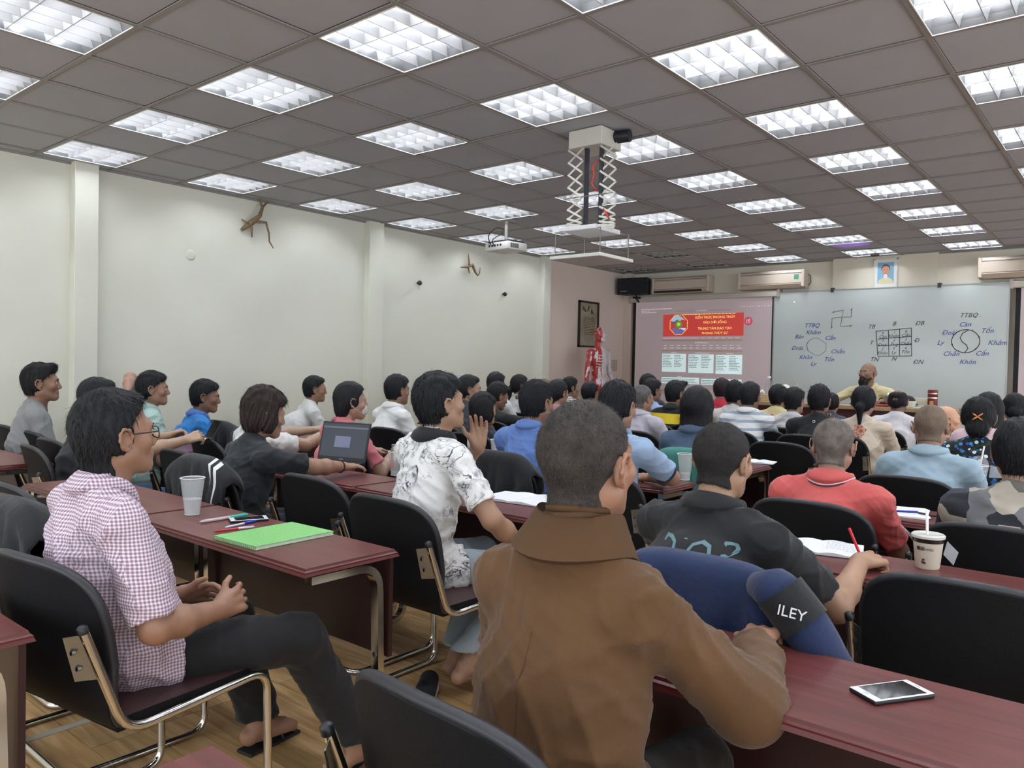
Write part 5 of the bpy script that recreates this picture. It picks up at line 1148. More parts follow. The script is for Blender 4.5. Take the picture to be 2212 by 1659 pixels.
# calligraphy picture on the left wall
cp = thing('calligraphy_picture', 'tall dark framed calligraphy picture behind the anatomy model', 'picture', (X0+.012, 10.415, 1.72), PI/2)
MB().box(-.275, .275, 0, .010, 0, .72).build('paper', M('calligraphy_paper', 'a89f86', .7, noise=('7d7a6a', 5, .2)), cp)
for a in ((-.285, -.25), (.25, .285)): MB().box(a[0], a[1], -.016, .012, -.01, .73).build('frame_side', M('dark_frame', '231d19', .4), cp)
for z in (-.01, .70): MB().box(-.285, .285, -.016, .012, z, z+.03).build('frame_side', M('dark_frame'), cp)
r = random.Random(9)
for x, z in ((-.12, .60), (.0, .61), (.10, .57)):
    MB().tube([(x+r.uniform(-.05, .05), -.003, z+r.uniform(-.05, .05)) for _ in range(7)], [.002, .006, .004, .007, .003, .005, .001], 5).build('brush_stroke', blk, cp)
mb = MB()
for k in range(11): words_(mb, -.12, .2, .46-k*.026, .010, (.02, .05), .008, .002)
o_ = mb.build('small_writing', M('brown_ink', '5a4a38', .7), cp); o_['kind'] = 'stuff'
sw = thing('switch_plate', 'pale wall switch panel left of the projection screen', 'switch', (X0+.003, 11.22, 1.35), PI/2)
for i in range(2):
    for j in range(3): MB().rbox(-.09+i*.09, -.01+i*.09, -.012, 0, j*.055, j*.055+.05, .003, 1).build('switch', M('switch_beige', 'b7aa9a', .5), sw)
MB().box(-.1, .1, -.004, .002, -.01, .175).build('back_plate', M('switch_plate', 'a5988a', .5), sw)
# driftwood and knobs on the left wall
dw = M('driftwood', '8a7458', .8, noise=('6d5a44', 40, .25), bump=.6, bscale=80)
def branch(y, z, label, paths):
    t = MB()
    for pts, rs in paths: t.tube([(X0+.01+p[2], y+p[0], z+p[1]) for p in pts], rs, 7)
    o = t.build('driftwood_branch', dw, None, True); tag(o, label, 'branch')
branch(4.34, 2.74, 'larger driftwood branch on the left wall between the pilasters', [([(-.10, -.06, .0), (-.02, .02, .05), (.06, .10, .07), (.10, .20, .06), (.17, .26, .04)], [.016, .030, .022, .014, .006]), ([(.10, .18, .06), (.06, .27, .05), (.09, .34, .03)], [.012, .009, .004]), ([(.02, .04, .06), (.12, .04, .09), (.16, -.06, .08), (.18, -.14, .06), (.24, -.20, .04)], [.018, .012, .010, .008, .004]), ([(-.04, .0, .05), (-.12, .04, .03)], [.014, .006]), ([(-.02, -.02, .05), (.0, -.12, .03)], [.014, .006])])
branch(7.53, 2.68, 'smaller driftwood branch on the left wall near the pilaster', [([(-.14, -.02, .02), (-.04, -.01, .05), (.04, .03, .06), (.10, -.06, .06), (.16, -.10, .05), (.22, -.06, .03), (.24, .02, .02)], [.006, .016, .024, .014, .009, .007, .004]), ([(.0, .0, .05), (-.02, .10, .05), (-.01, .17, .03)], [.018, .010, .005]), ([(-.03, -.01, .05), (.02, -.08, .03)], [.012, .006])])
for y, z, l in ((6.65, 2.385, 'small dark round knob on the left wall, nearer one'), (8.28, 2.385, 'small dark round knob on the left wall, farther one')):
    tag(MB().lathe([(0, 0), (.010, 0), (.012, .02), (.028, .035), (.030, .05), (.022, .064), (0, .07)], 14).build('wall_ornament', M('knob_dark', '26221f', .5), None, True, None, (X0, y, z), (0, PI/2, 0)), l, 'knob')
tag(MB().lathe([(0, 0), (.05, 0), (.05, .004), (.035, .008), (0, .009)], 16).build('wall_stub', wall_m, None, True, None, (X0, 3.72, 2.37), (0, PI/2, 0)), 'small round painted cap on the left wall near the first pilaster', 'cap')
# ---------------------------------------------------------------- projector lift
lf = thing('projector_lift', 'white scissor projector lift hanging from the ceiling in the middle of the room', 'projector lift', (-3.01, 4.50, 0)); wm = M('lift_white_metal', 'c4c2b8', .45)
MB().rbox(-.15, .12, -.12, .13, 2.885, CEIL-.002, .004, 1).build('ceiling_box', wm, lf)
MB().tube([(.10, .06, 2.965), (.22, .08, 2.965)], .042, 16).build('motor', M('motor_black', '1b1d22', .5), lf, True, 50)
for x in (-.035, .085): MB().rbox(x-.013, x+.013, -.07, -.044, 2.32, 2.89, .002, 1).build('power_track', M('track_black', '22232b', .5), lf)
zs = [2.885, 2.80, 2.715, 2.63, 2.55, 2.475, 2.41, 2.375, 2.35, 2.335, 2.32]
for side, xs in ((-1, (-.165, -.045)), (1, (.080, .205))):
    for k in range(len(zs)-1):
        for q in (0, 1):
            a, b = (xs[0], xs[1]) if q == 0 else (xs[1], xs[0]); A_, B_ = Vector((a, -.10+.012*q, zs[k])), Vector((b, -.10+.012*q, zs[k+1]))
            if side == 1: A_.y += .03; B_.y += .03
            d = B_-A_; L_ = d.length; ang = math.atan2(d.z, d.x); ob = MB().rbox(0, L_, -.003, .003, -.007, .007, .002, 1).build('scissor_arm', wm, lf, loc=A_, rot=(0, -ang, 0))
for sx in (0, 1):
    pts = [(.07, -.06, 2.80), (.03, -.09, 2.74), (.05, -.08, 2.69), (.02, -.09, 2.63), (.06, -.06, 2.58)] if sx == 0 else [(.10, -.06, 2.47), (.15, -.09, 2.42), (.17, -.08, 2.38)]
    MB().tube(rpath(pts, .03), .006, 6).build('red_cable', M('red_cable', 'b8342a', .5), lf, True)
MB().box(-.02, .21, -.105, -.099, 2.545, 2.551).box(-.17, .10, -.11, -.104, 2.546, 2.551).build('cross_rod', M('thin_steel', '7a7874', .4, metal=.7), lf)
MB().rbox(-.12, .155, -.22, .09, 2.300, 2.33, .004, 1).build('carriage_plate', M('plate_white', 'd2d3d4', .4), lf)
for x, y in ((-.14, -.26), (.22, -.26), (.22, .09), (-.14, .09)): MB().tube([(x*.75, y*.8, 2.302), (x, y, 2.295), (x, y, 2.125)], .0035, 6).build('hanging_rod', M('thin_steel'), lf)
MB().rbox(-.165, .245, -.29, .12, 2.105, 2.128, .003, 1).build('closing_panel', M('panel_white', 'cfcfca', .45), lf)
pj = thing('ceiling_projector', 'white projector with cables hanging from the ceiling before the left wall', 'projector', (-5.60, 6.62, 0), -.12)
MB().rbox(-.19, .19, -.15, .15, 2.655, 2.745, .018, 2).build('body', M('projector_white', 'cacac6', .4), pj, True, 40)
MB().rbox(-.17, .17, -.12, .12, 2.744, 2.765, .006, 1).build('top_cover', M('dark_cover', '2d2e31', .5), pj)
for k in range(9): MB().box(.190, .1925, -.11+k*.014, -.102+k*.014, 2.675, 2.725).build('vent_slot', slot, pj)
for k in range(5): MB().box(-.12+k*.045, -.095+k*.045, -.1525, -.15, 2.695, 2.72).build('socket', slot, pj)
MB().tube([(0, 0, 2.76), (0, 0, CEIL-.002)], .018, 10).rbox(-.07, .07, -.07, .07, CEIL-.012, CEIL-.002, .003, 1).build('ceiling_mount', M('mount_grey', 'a8a6a2', .5), pj)
MB().tube(rpath([(-.08, -.14, 2.70), (-.12, -.18, 2.82), (-.05, -.10, 2.92), (-.01, -.02, 2.90)], .06), .006, 6).tube(rpath([(-.03, -.15, 2.70), (-.02, -.20, 2.76), (.0, -.05, 2.86)], .04), .005, 6).build('cable', blk, pj, True)
# ---------------------------------------------------------------- anatomy model
f = Field((-.42, -.22, .2), (.42, .26, 2.06), .012)
f.cone((0, -.02, 1.66), (0, .0, 1.76), .055, .05, .03); f.ell((0, .0, 1.50), (.17, .115, .19), .05); f.ell((0, .01, 1.28), (.135, .10, .14), .05); f.ell((0, 0, 1.10), (.155, .115, .13), .05); f.cone((-.19, 0, 1.60), (.19, 0, 1.60), .055, .055, .05)
for s in (-1, 1):
    f.cone((s*.20, 0, 1.59), (s*.255, -.01, 1.30), .052, .040, .03); f.cone((s*.255, -.01, 1.30), (s*.33, .05, 1.06), .040, .026, .02); f.cone((s*.33, .05, 1.06), (s*.36, .07, .92), .028, .014, .01)
    f.cone((s*.09, 0, 1.05), (s*.10, .01, .66), .085, .055, .03); f.cone((s*.10, .01, .66), (s*.10, -.02, .32), .055, .036, .02)
P_, F_ = f.mesh(); Ph, Fh = head_mesh(1); P_, F_ = join([(P_, F_), (Ph+V3((0, .02, 1.87)), Fh)])
def muscle(nt, N, L):
    sp = N('ShaderNodeSeparateXYZ'); L(_obj(N), sp.inputs[0]); n = N('ShaderNodeTexNoise'); n.inputs['Scale'].default_value = 9; n.inputs['Detail'].default_value = 4
    mp = N('ShaderNodeMapping'); mp.inputs['Scale'].default_value = (2.2, 2.2, .6); L(_obj(N), mp.inputs[0]); L(mp.outputs[0], n.inputs['Vector'])
    red = _mix(N, L, _math(N, L, 'GREATER_THAN', n.outputs['Fac'], .58), 'a83a3c', 'cfc8cc'); wht = _mix(N, L, _math(N, L, 'GREATER_THAN', n.outputs['Fac'], .62), 'c9c0c4', 'a9a4b0')
    return _mix(N, L, _math(N, L, 'LESS_THAN', sp.outputs[0], -.012), red, wht) if 0 else _mix(N, L, _math(N, L, 'GREATER_THAN', sp.outputs[0], _math(N, L, 'ADD', _math(N, L, 'MULTIPLY', sp.outputs[1], .45), .0)), wht, red)
am = npmesh('anatomy_model', P_, F_); am.materials.append(expr_mat('anatomy_paint', muscle, rough=.35))
ao = bpy.data.objects.new('anatomy_model', am); COL.objects.link(ao); ao.location = (-6.55, 10.0, .02); ao.rotation_euler = (0, 0, -math.radians(98)); tag(ao, 'life-size red and white anatomy model standing by the front left wall', 'anatomy model')
MB().lathe([(0, 0), (.22, 0), (.22, .18), (.20, .25), (0, .25)], 24, (0, 0, -.02)).build('stand', M('stand_grey', '8b8b8b', .5), ao, True, 40)
for s in (-1, 1): MB().ell((s*.032, .0935+.02, 1.871), (.011, .006, .009), None, 10, 6).build('eye', M('eye_white', 'd8d2cc', .25), ao, True)
for k in range(5): MB().tube([(.02, .115, 1.56-k*.045), (.08, .105, 1.55-k*.045), (.14, .06, 1.56-k*.045)], .007, 6).build('rib', M('bone_white', 'd6d0cc', .4), ao, True)
# ---------------------------------------------------------------- lecture table and what stands on it
TZ = 1.02
lt = thing('lecture_table', 'long lecture table with a pale wood edge and dark red front', 'table', (0, 0, 0)); pw = M('pale_wood', 'a98f6c', .4, noise=('96795a', 12, .2))
MB().rbox(-4.05, -1.62, 9.12, 9.62, TZ-.045, TZ, .006).build('table_top', pw, lt); MB().box(-4.0, -1.68, 9.16, 9.18, .25, TZ-.045).build('front_panel', pan2_m2 := M('dark_red_panel', '4a1d1d', .4), lt)
for x in (-4.02, -1.68): MB().box(x-.012, x+.012, 9.16, 9.58, .25, TZ-.045).build('side_panel', pan2_m2, lt)
def canister(x, y, z, lb):
    t = thing('tea_canister', lb, 'canister', (x, y, z)); rm = M('canister_red', '6e1a1c', .3); MB().lathe([(0, 0), (.048, 0), (.050, .004), (.050, .115), (.046, .118), (0, .118)], 20).build('body', rm, t, True, 40)
    MB().lathe([(0, .118), (.047, .118), (.050, .122), (.050, .192), (.046, .2), (0, .2)], 20).build('lid', rm, t, True, 40); MB().lathe([(.0505, .105), (.0512, .112), (.0505, .12)], 20, caps=False).lathe([(.0505, .155), (.0512, .16), (.0505, .165)], 20, caps=False).build('silver_band', M('band_silver', 'c9c2b8', .3, metal=.8), t, True)
    MB().box(-.018, .018, -.0525, -.048, .03, .08).build('gold_print', M('gold_print', 'a88a48', .4), t)
canister(-1.842, 9.40, TZ, 'dark red tea canister with silver bands on the lecture table')
bx = thing('paper_box', 'small cream box beside the tea canister', 'box', (-1.96, 9.46, TZ)); MB().rbox(-.07, .07, -.05, .05, 0, .10, .003, 1).build('body', M('cream_box', 'c9c0a8', .6), bx); MB().box(-.071, .071, -.051, .051, .07, .105).build('lid', M('cream_lid', 'd8cfb8', .6), bx)
tag(MB().rbox(-2.12, -1.99, 9.22, 9.36, TZ, TZ+.07, .004, 1).box(-2.11, -2.0, 9.225, 9.23, TZ+.02, TZ+.03).build('tissue_box', M('pale_box', 'd0cdbd', .6)), 'pale rectangular box at the front edge of the lecture table', 'box')
ca = thing('black_cap', 'black baseball cap lying beside the tea canister', 'cap', (-2.09, 9.38, TZ+.02), .6)
MB().lathe([(.085, 0), (.088, .03), (.078, .07), (.050, .10), (.01, .112), (0, .112)], 18).build('crown', M('cap_black', '1a1c22', .8), ca, True, 60); MB().add([(x*.085, -.02-.11*math.sqrt(max(0, 1-x*x*.6))*(1 if q else .55), .006+.012*x*x+(.004 if w_ else 0)) for w_ in (0, 1) for q in (0, 1) for x in [-1+i/5 for i in range(11)]], [(i, i+1, i+12, i+11) for i in range(10)]+[(22+i, 22+i+11, 22+i+12, 22+i+1) for i in range(10)]).build('visor', M('cap_black'), ca, True)
tag(MB().rbox(-2.62, -2.22, 9.16, 9.40, TZ, TZ+.022, .003, 1).build('red_folder', M('folder_red', '8a1f28', .4)), 'dark red folder lying in front of the lecturer', 'folder')
for k, (x, y, c, a) in enumerate(((-1.86, 9.24, 'c9cac6', .1), (-1.80, 9.28, 'b4bac2', -.15))): tag(MB().rbox(-.13, .13, -.09, .09, 0, .012, .002, 1).build('magazine', M('mag_'+c, c, .5), loc=(x, y, TZ+.013*k), rot=(0, 0, a)), ['lower magazine lying in front of the tea canister', 'upper magazine lying in front of the tea canister'][k], 'magazine')
tp_ = thing('teapot', 'glass and steel teapot right of the lecturer', 'teapot', (-2.30, 9.45, TZ)); gl = M('clear_glass', 'dfe8ea', .06, trans=.9, alpha=.45, ior=1.3)
MB().lathe([(.04, 0), (.065, .02), (.07, .06), (.05, .10), (.035, .11)], 18).build('pot', gl, tp_, True, 60); MB().lathe([(.036, .11), (.03, .125), (.008, .135), (.008, .15), (0, .152)], 14).build('lid', M('steel_lid', 'b8bcc0', .25, metal=.9), tp_, True); MB().tube([(.06, 0, .05), (.10, 0, .08), (.12, 0, .11)], .008, 8).build('spout', gl, tp_, True); MB().tube(bez((-.06, 0, .09), (-.13, 0, .08), (-.06, 0, .02), 8), .005, 6).build('handle', blk, tp_, True)
def bottle(x, y, z, lb, h=.22, r=.032, cap='e8e8e8', liq=None, lh=.1, label=None, tint='dfe6ea'):
    t = thing('bottle', lb, 'bottle', (x, y, z)); g = M('bottle_plastic_'+tint, tint, .08, trans=.8, alpha=.40, ior=1.25)
    MB().lathe([(r*.7, 0), (r, .012), (r, h*.28), (r*.93, h*.34), (r, h*.40), (r, h*.62), (r*.85, h*.74), (r*.42, h*.86), (r*.40, h*.93)], 18).build('bottle_body', g, t, True, 60)
    MB().lathe([(0, h*.93), (r*.46, h*.93), (r*.46, h), (r*.4, h*1.01), (0, h*1.01)], 14).build('cap', M('cap_'+cap, cap, .4), t, True, 40)
    if liq: MB().lathe([(0, .006), (r*.66, .006), (r*.94, .014), (r*.94, lh), (0, lh)], 16).build('drink', M('drink_'+liq, liq, .3), t, True, 40)
    if label: MB().lathe([(r*1.01, h*.36), (r*1.015, h*.38), (r*1.015, h*.60), (r*1.01, h*.62)], 18, caps=False).build('paper_label', M('label_'+label, label, .5), t, True)
    return t
bottle(-3.688, 9.48, TZ, 'tall clear plastic bottle at the left of the lecture table', .30, .045)
bottle(-3.152, 9.44, TZ, 'clear bottle with a dark cap on the lecture table', .20, .035, '4a5258', label='d8d8cf')
tb_ = thing('wooden_tissue_box', 'pale wooden tissue box at the left end of the lecture table', 'tissue box', (-3.74, 9.30, TZ)); MB().rbox(-.10, .10, -.06, .06, 0, .085, .004, 1).build('box_body', M('light_wood', 'b49c78', .5), tb_)
MB().tube([(-.07, 0, .085), (-.04, .01, .11), (0, -.01, .10), (.04, .01, .118), (.07, 0, .09)], [.01, .022, .014, .024, .01], 7).build('tissue', M('tissue_white', 'dddcd8', .8), tb_, True)
tag(MB().lathe([(0, -.062), (.04, -.048), (.062, 0), (.045, .045), (0, .062)], 18, (-3.46, 9.42, TZ+.15)).lathe([(.03, 0), (.035, .01), (.02, .10)], 12, (-3.46, 9.42, TZ)).build('white_lamp_globe', M('white_globe', 'e4e4e2', .4), None, True), 'round white globe standing on the lecture table', 'globe')
fd = thing('snack_bag', 'open orange and clear snack bag on the lecture table', 'bag', (-3.33, 9.42, TZ)); MB().lathe([(.02, 0), (.05, .02), (.055, .10), (.04, .17), (.012, .20), (.03, .23)], 12).build('bag', M('bag_clear', 'e0d2bc', .3, alpha=.6), fd, True, 70); MB().lathe([(0, .01), (.046, .03), (.05, .10), (.03, .16), (0, .175)], 10).build('crackers', M('cracker_orange', 'c8843c', .7, noise=('8a4a20', 60, .2)), fd, True)
mh = npmesh('mannequin_head', *[a for a in head_mesh(1)]); mh.materials.append(M('mannequin_skin', 'cf9f80', .35)); mo = bpy.data.objects.new('mannequin_head', mh); COL.objects.link(mo); mo.location = (-1.62, 9.00, .93); mo.rotation_euler = (0, 0, math.radians(-70)); mo.scale = (1.15, 1.15, 1.15); tag(mo, 'bald mannequin head at the right end of the lecture table', 'mannequin head')
MB().lathe([(0, -.71), (.18, -.71), (.18, -.69), (.02, -.67), (.02, -.25), (.09, -.20), (.10, -.16), (0, -.16)], 16).build('stand', M('stand_grey', '8b8b8b', .5), mo, True, 40)
tag(MB().rbox(-4.0, -1.7, 9.20, 9.22, TZ, TZ+.001, .0004, 1).build('table_runner', M('runner', '6a2224', .6)), 'thin dark red cloth strip along the front of the lecture table', 'cloth') if 0 else None
# ---------------------------------------------------------------- things on the pupils' desks
DZ = .7505
clear = M('cup_plastic', 'e6eaec', .12, alpha=.17, spec=.8); ice = M('melted_ice', 'd3d6d8', .25, alpha=.5); rimm = M('cup_rim', 'dcdcdc', .35)
def cup(x, y, lb, h=.145, r=.046, liq=None, lh=.06, dome=False, straw=False, z=DZ):
    t = thing('plastic_cup', lb, 'cup', (x, y, z)); rb = r*.62
    MB().lathe([(rb*.9, .003), (rb, 0), (r, h), (r*.975, h), (rb*.95, .004)], 26, caps=False).build('cup_wall', clear, t, True, 50)
    MB().tube([(r*math.cos(2*PI*i/26), r*math.sin(2*PI*i/26), h) for i in range(26)], .0024, 6, closed=True).build('rim', rimm, t, True)
    MB().lathe([(0, .002), (rb, .002), (rb, .005), (0, .005)], 20).build('cup_base', rimm, t)
    q = lambda z_: rb+(r-rb)*z_/h-.0015
    MB().lathe([(0, .006), (q(.006), .006), (q(lh), lh), (0, lh)], 20).build('drink', ice if not liq else M('drink_'+liq, liq, .3, alpha=.9), t, True, 40)
    if dome: MB().lathe([(r, h), (r*.95, h+.02), (r*.65, h+.045), (r*.2, h+.055)], 20, caps=False).build('dome_lid', clear, t, True)
    if straw: MB().tube([(-.01, 0, .02), (.02, .01, h+.11)], .0045, 8).build('straw', M('straw_white', 'dcdad6', .4), t, True)
    return t
cup(-2.995, 1.60, 'clear plastic cup of ice water on the nearest desk', .150, .047, lh=.065)
cup(-2.05, 4.05, 'clear plastic cup on the desk edge beside the teal jacket', .15, .045, lh=.04)
cup(-3.36, 3.92, 'clear plastic cup in front of the spotted blouse', .14, .045, lh=.04); cup(-3.95, 5.06, 'clear plastic cup on the desk in front of the black hooded top', .12, .045)
ic_ = cup(-.745, 5.06, 'iced tea cup with dome lid and white straw in a clear bag', .125, .048, 'b87a3c', .055, True, True)
MB().add([(-.05, 0, .05), (-.09, -.01, .14), (-.03, .03, .12), (.05, 0, .06), (.12, .02, .11), (.15, -.02, .07), (.05, .03, .13)], [(0, 1, 2), (3, 4, 5), (3, 6, 4)]).build('plastic_bag', M('thin_bag', 'dfe3e6', .2, alpha=.35), ic_)
tu = cup(-3.285, 2.96, 'clear cup holding a metal tumbler beside the laptop', .135, .045, lh=.03); MB().lathe([(0, .01), (.026, .01), (.030, .03), (.031, .15), (.026, .158), (.027, .175), (0, .178)], 20).build('tumbler', M('tumbler_steel', '9a9490', .3, metal=.8), tu, True, 40); MB().box(-.012, .014, -.0325, -.029, .05, .09).build('tumbler_label', M('label_red_white', 'b8605c', .5), tu)
# coffee cup
cf = thing('coffee_cup', 'cream takeaway coffee cup with straw and clear bag near the writer', 'cup', (-.552, 2.82, DZ)); cream = M('cream_paper', 'cfc6b4', .5)
MB().lathe([(.034, 0), (.036, .004), (.0445, .088), (.0455, .09)], 28).build('paper_cup', cream, cf, True, 40); MB().lathe([(.0455, .086), (.047, .100), (.047, .104)], 28, caps=False).build('coffee_band', M('coffee_dark', '241a18', .2), cf, True)
MB().lathe([(.050, .100), (.0505, .108), (.046, .112), (.042, .109), (0, .109)], 28).build('lid', M('lid_clear_white', 'c9c7c2', .3), cf, True, 40); MB().tube([(.0, 0, .03), (-.006, -.002, .185)], .0045, 8).build('straw', M('straw_white', 'dcdad6', .4), cf, True)
MB().add([(-.045, 0, .08), (-.085, -.01, .135), (-.06, .03, .10), (-.04, -.03, .10), (.045, 0, .05), (.075, .0, .02), (.085, .02, .06), (.05, .03, .09)], [(0, 1, 2), (0, 3, 1), (4, 5, 6), (4, 6, 7)]).build('plastic_bag', M('thin_bag'), cf)
cm_ = M('coffee_print', '2a211e', .5)
def onface(t, r, ang, z, w_, h_, m, nm): return MB().add([(r*math.cos(ang+a), r*math.sin(ang+a), z+b) for a, b in ((-w_/2/r, -h_/2), (w_/2/r, -h_/2), (w_/2/r, h_/2), (-w_/2/r, h_/2))], [(0, 1, 2, 3)]).build(nm, m, t)
for i, a in enumerate((-2.05, -1.75)): onface(cf, .0435, a, .068, .012, .012, cm_ if i == 0 else M('grey_print', '6a6460', .5), 'printed_square')
tx = text(cf, 'COFFEE', .0105, cm_, (.0435*math.cos(-1.42), .0435*math.sin(-1.42), .066), (PI/2, 0, PI/2-1.42), 'printed_word', depth=.0003)
for a, z in ((-1.75, .024), (-1.62, .022), (-1.69, .032)): MB().ell((.0385*math.cos(a), .0385*math.sin(a), z), (.0045, .0045, .0035), None, 8, 6).build('printed_bean', cm_, cf)
def phone(x, y, rz, lb, case='e6e6e6', body='16171a'):
    t = thing('smartphone', lb, 'phone', (x, y, DZ), rz); MB().rbox(-.036, .036, -.072, .072, 0, .0085, .0035, 2).build('phone_case', M('case_'+body, body, .5), t, True, 40); MB().rbox(-.0345, .0345, -.0705, .0705, .0075, .0098, .0009, 1).build('front_glass_frame', M('phone_white', 'dfe2e6', .25), t); MB().box(-.0305, .0305, -.054, .056, .0097, .0100).build('screen', M('phone_screen', '050608', .04, spec=1), t)
    MB().lathe([(.005, 0), (.006, .0003), (.0048, .0004)], 16, (0, -.062, .0098)).build('home_button', M('button_ring', 'b8bcc0', .3), t); MB().box(-.006, .006, .0625, .0635, .0097, .0100).build('earpiece', slot, t)
phone(-.378, 1.648, math.radians(-66+90+3)-.0 if 0 else math.radians(-33), 'white-fronted smartphone in a black case reflecting the lights, near right'); phone(-2.735, 1.695, math.radians(-24), 'white-fronted smartphone lying by the pens on the nearest left desk')
def pen(a, b, r_, c, lb, cap=None, z=DZ):
    a, b = Vector((a[0], a[1], z+r_)), Vector((b[0], b[1], z+r_ if len(b) < 3 else b[2])); t = thing('pen', lb, 'pen', a); d = b-a; MB().tube([(0, 0, 0), d*.08, d*.62], [r_*.25, r_, r_], 10).build('barrel', M('pen_'+c, c, .35), t, True, 40); MB().tube([d*.60, d*.96, d], [r_*1.15, r_*1.15, r_*.7], 10).build('pen_cap', M('pen_'+(cap or c), cap or c, .35), t, True, 40)
    return t
pen((-2.81, 1.53), (-2.815, 1.74), .0065, 'c9b9bd', 'highlighter with a white and mint green cap beside the plastic cup', '2fae9a'); pen((-2.66, 1.55), (-2.69, 1.70), .0045, 'c9cbe0', 'blue-capped clear ballpoint next to the green notebook', '2436a8'); pen((-2.635, 1.49), (-2.60, 1.635), .004, 'c4404a', 'red-tipped clear ballpoint beside the green notebook', 'd8d4d6')
# green spiral notebook
nb = thing('notebook', 'closed bright green notebook on the nearest left desk', 'notebook', (-2.41, 1.60, DZ), .04)
def greenp(nt, N, L):
    w_ = N('ShaderNodeTexWave'); w_.inputs['Scale'].default_value = 28; w_.inputs['Distortion'].default_value = 5; L(_obj(N), w_.inputs['Vector']); return _mix(N, L, w_.outputs['Fac'], '4fa04c', '9fdc8c')
gm = expr_mat('green_cover', greenp, rough=.4)
MB().rbox(-.125, .125, -.165, .165, 0, .0015, .0005, 1).build('cover', gm, nb); MB().box(-.122, .122, -.162, .162, .0015, .012).build('pages', M('page_edges', 'd5d5d0', .7), nb); MB().rbox(-.125, .125, -.165, .165, .012, .0138, .0006, 1).build('cover', gm, nb)
for k in range(24): MB().tube([(-.125+.0108*k, -.1645+.0012, .0), (-.125+.0108*k, -.168, .006), (-.125+.0108*k, -.1645, .0142)], .0011, 4).build('spiral_ring', M('ring_green', '66b060', .4), nb)
def openbook(x, y, rz, lb, w_=.13, l_=.19, h=.012, lines=True):
    t = thing('open_notebook', lb, 'notebook', (x, y, DZ), rz); MB().rbox(-w_, w_, -l_/2-.003, l_/2+.003, 0, .002, .0006, 1).build('cover', M('book_cover', '3a3c40', .5), t)
    for s in (-1, 1):
        n = 8; pr_ = [(s*w_*i/n, .002+h*(.55+.45*math.sin(PI*min(1, i/n*1.6)))*(1-.35*(i/n)**3)) for i in range(n+1)]
        b = MB(); b.add([(px, yy, pz) for yy in (-l_/2, l_/2) for px, pz in pr_]+[(px, yy, .002) for yy in (-l_/2, l_/2) for px, pz in pr_], [(i, i+1, n+2+i, n+1+i) for i in range(n)]+[(i, i+1, 2*n+3+i, 2*n+2+i) for i in range(n)]+[(n+1+i, n+2+i, 3*n+4+i, 3*n+3+i) for i in range(n)]+[(n, 2*n+1, 4*n+3, 3*n+2)])
        p = b.build('page_block', M('paper_white', 'dfe0e2', .8), t, True, 40)
        if lines and s == 1:
            mb = MB(); rr_ = random.Random(3)
            for k in range(9):
                yy = l_/2-.02-k*.017; xx = .02
                while xx < w_-.02: wd = rr_.uniform(.004, .012); i = xx/w_; zz = .0024+h*(.55+.45*math.sin(PI*min(1, i*1.6)))*(1-.35*i**3); mb.box(xx, xx+wd, yy, yy+.0012, zz, zz+.0004); xx += wd+.003
            mb.build('handwriting', M('pencil_lines', '8a8c9a', .8), p)['kind'] = 'stuff'
    return t
openbook(-.90, 2.84, .25, 'open notebook being written in by the black polo shirt', .14, .22); openbook(-2.28, 2.86, .10, 'open white notebook on the desk behind the ink-print polo shirt', .19, .25, lines=False); openbook(-2.10, 5.22, .2, 'open notebook at the aisle end of the fourth row desk', .12, .18, lines=False)
for x, y, rz, lb in ((-.70, 4.84, .2, 'stack of white papers beside the iced tea'), (-.86, 3.86, .15, 'white sheet of paper with pens in front of the red polo shirt'), (-1.98, 7.12, .1, 'white paper on the desk beside the cream blouse')):
    t = thing('papers', lb, 'paper', (x, y, DZ), rz)
    for k in range(3): MB().box(-.10, .10, -.14, .14, k*.0022, k*.0022+.002).build('sheet', M('paper_white', 'dfe0e2', .8), t, rot=(0, 0, .06*k))
pen((-.90, 3.80), (-.80, 3.86), .0045, '2a3a9a', 'blue pen lying on the paper before the red polo shirt', z=DZ+.007); pen((-.80, 3.84), (-.70, 3.80), .0045, '2c2c30', 'black pen lying on the paper before the red polo shirt', z=DZ+.007)
pen((-.60, 4.75), (-.55, 4.87), .006, 'd8dc3c', 'yellow highlighter at the right of the white papers')
wr = WR; h = V3(wr['hip'])+wr['Rw'] @ (wr['arms']['R']['W']+.055*wr['arms']['R']['fd']/np.linalg.norm(wr['arms']['R']['fd'])+V3((-.03, .01, -.01)))
rp = thing('pen', 'red pen held upright by the writing hand', 'pen', tuple(h)); MB().tube([(.012, .008, -.035), (.006, .004, -.025), (-.045, -.01, .10)], [.001, .0045, .0048], 10).build('barrel', M('pen_red', 'd8303a', .35), rp, True, 40)
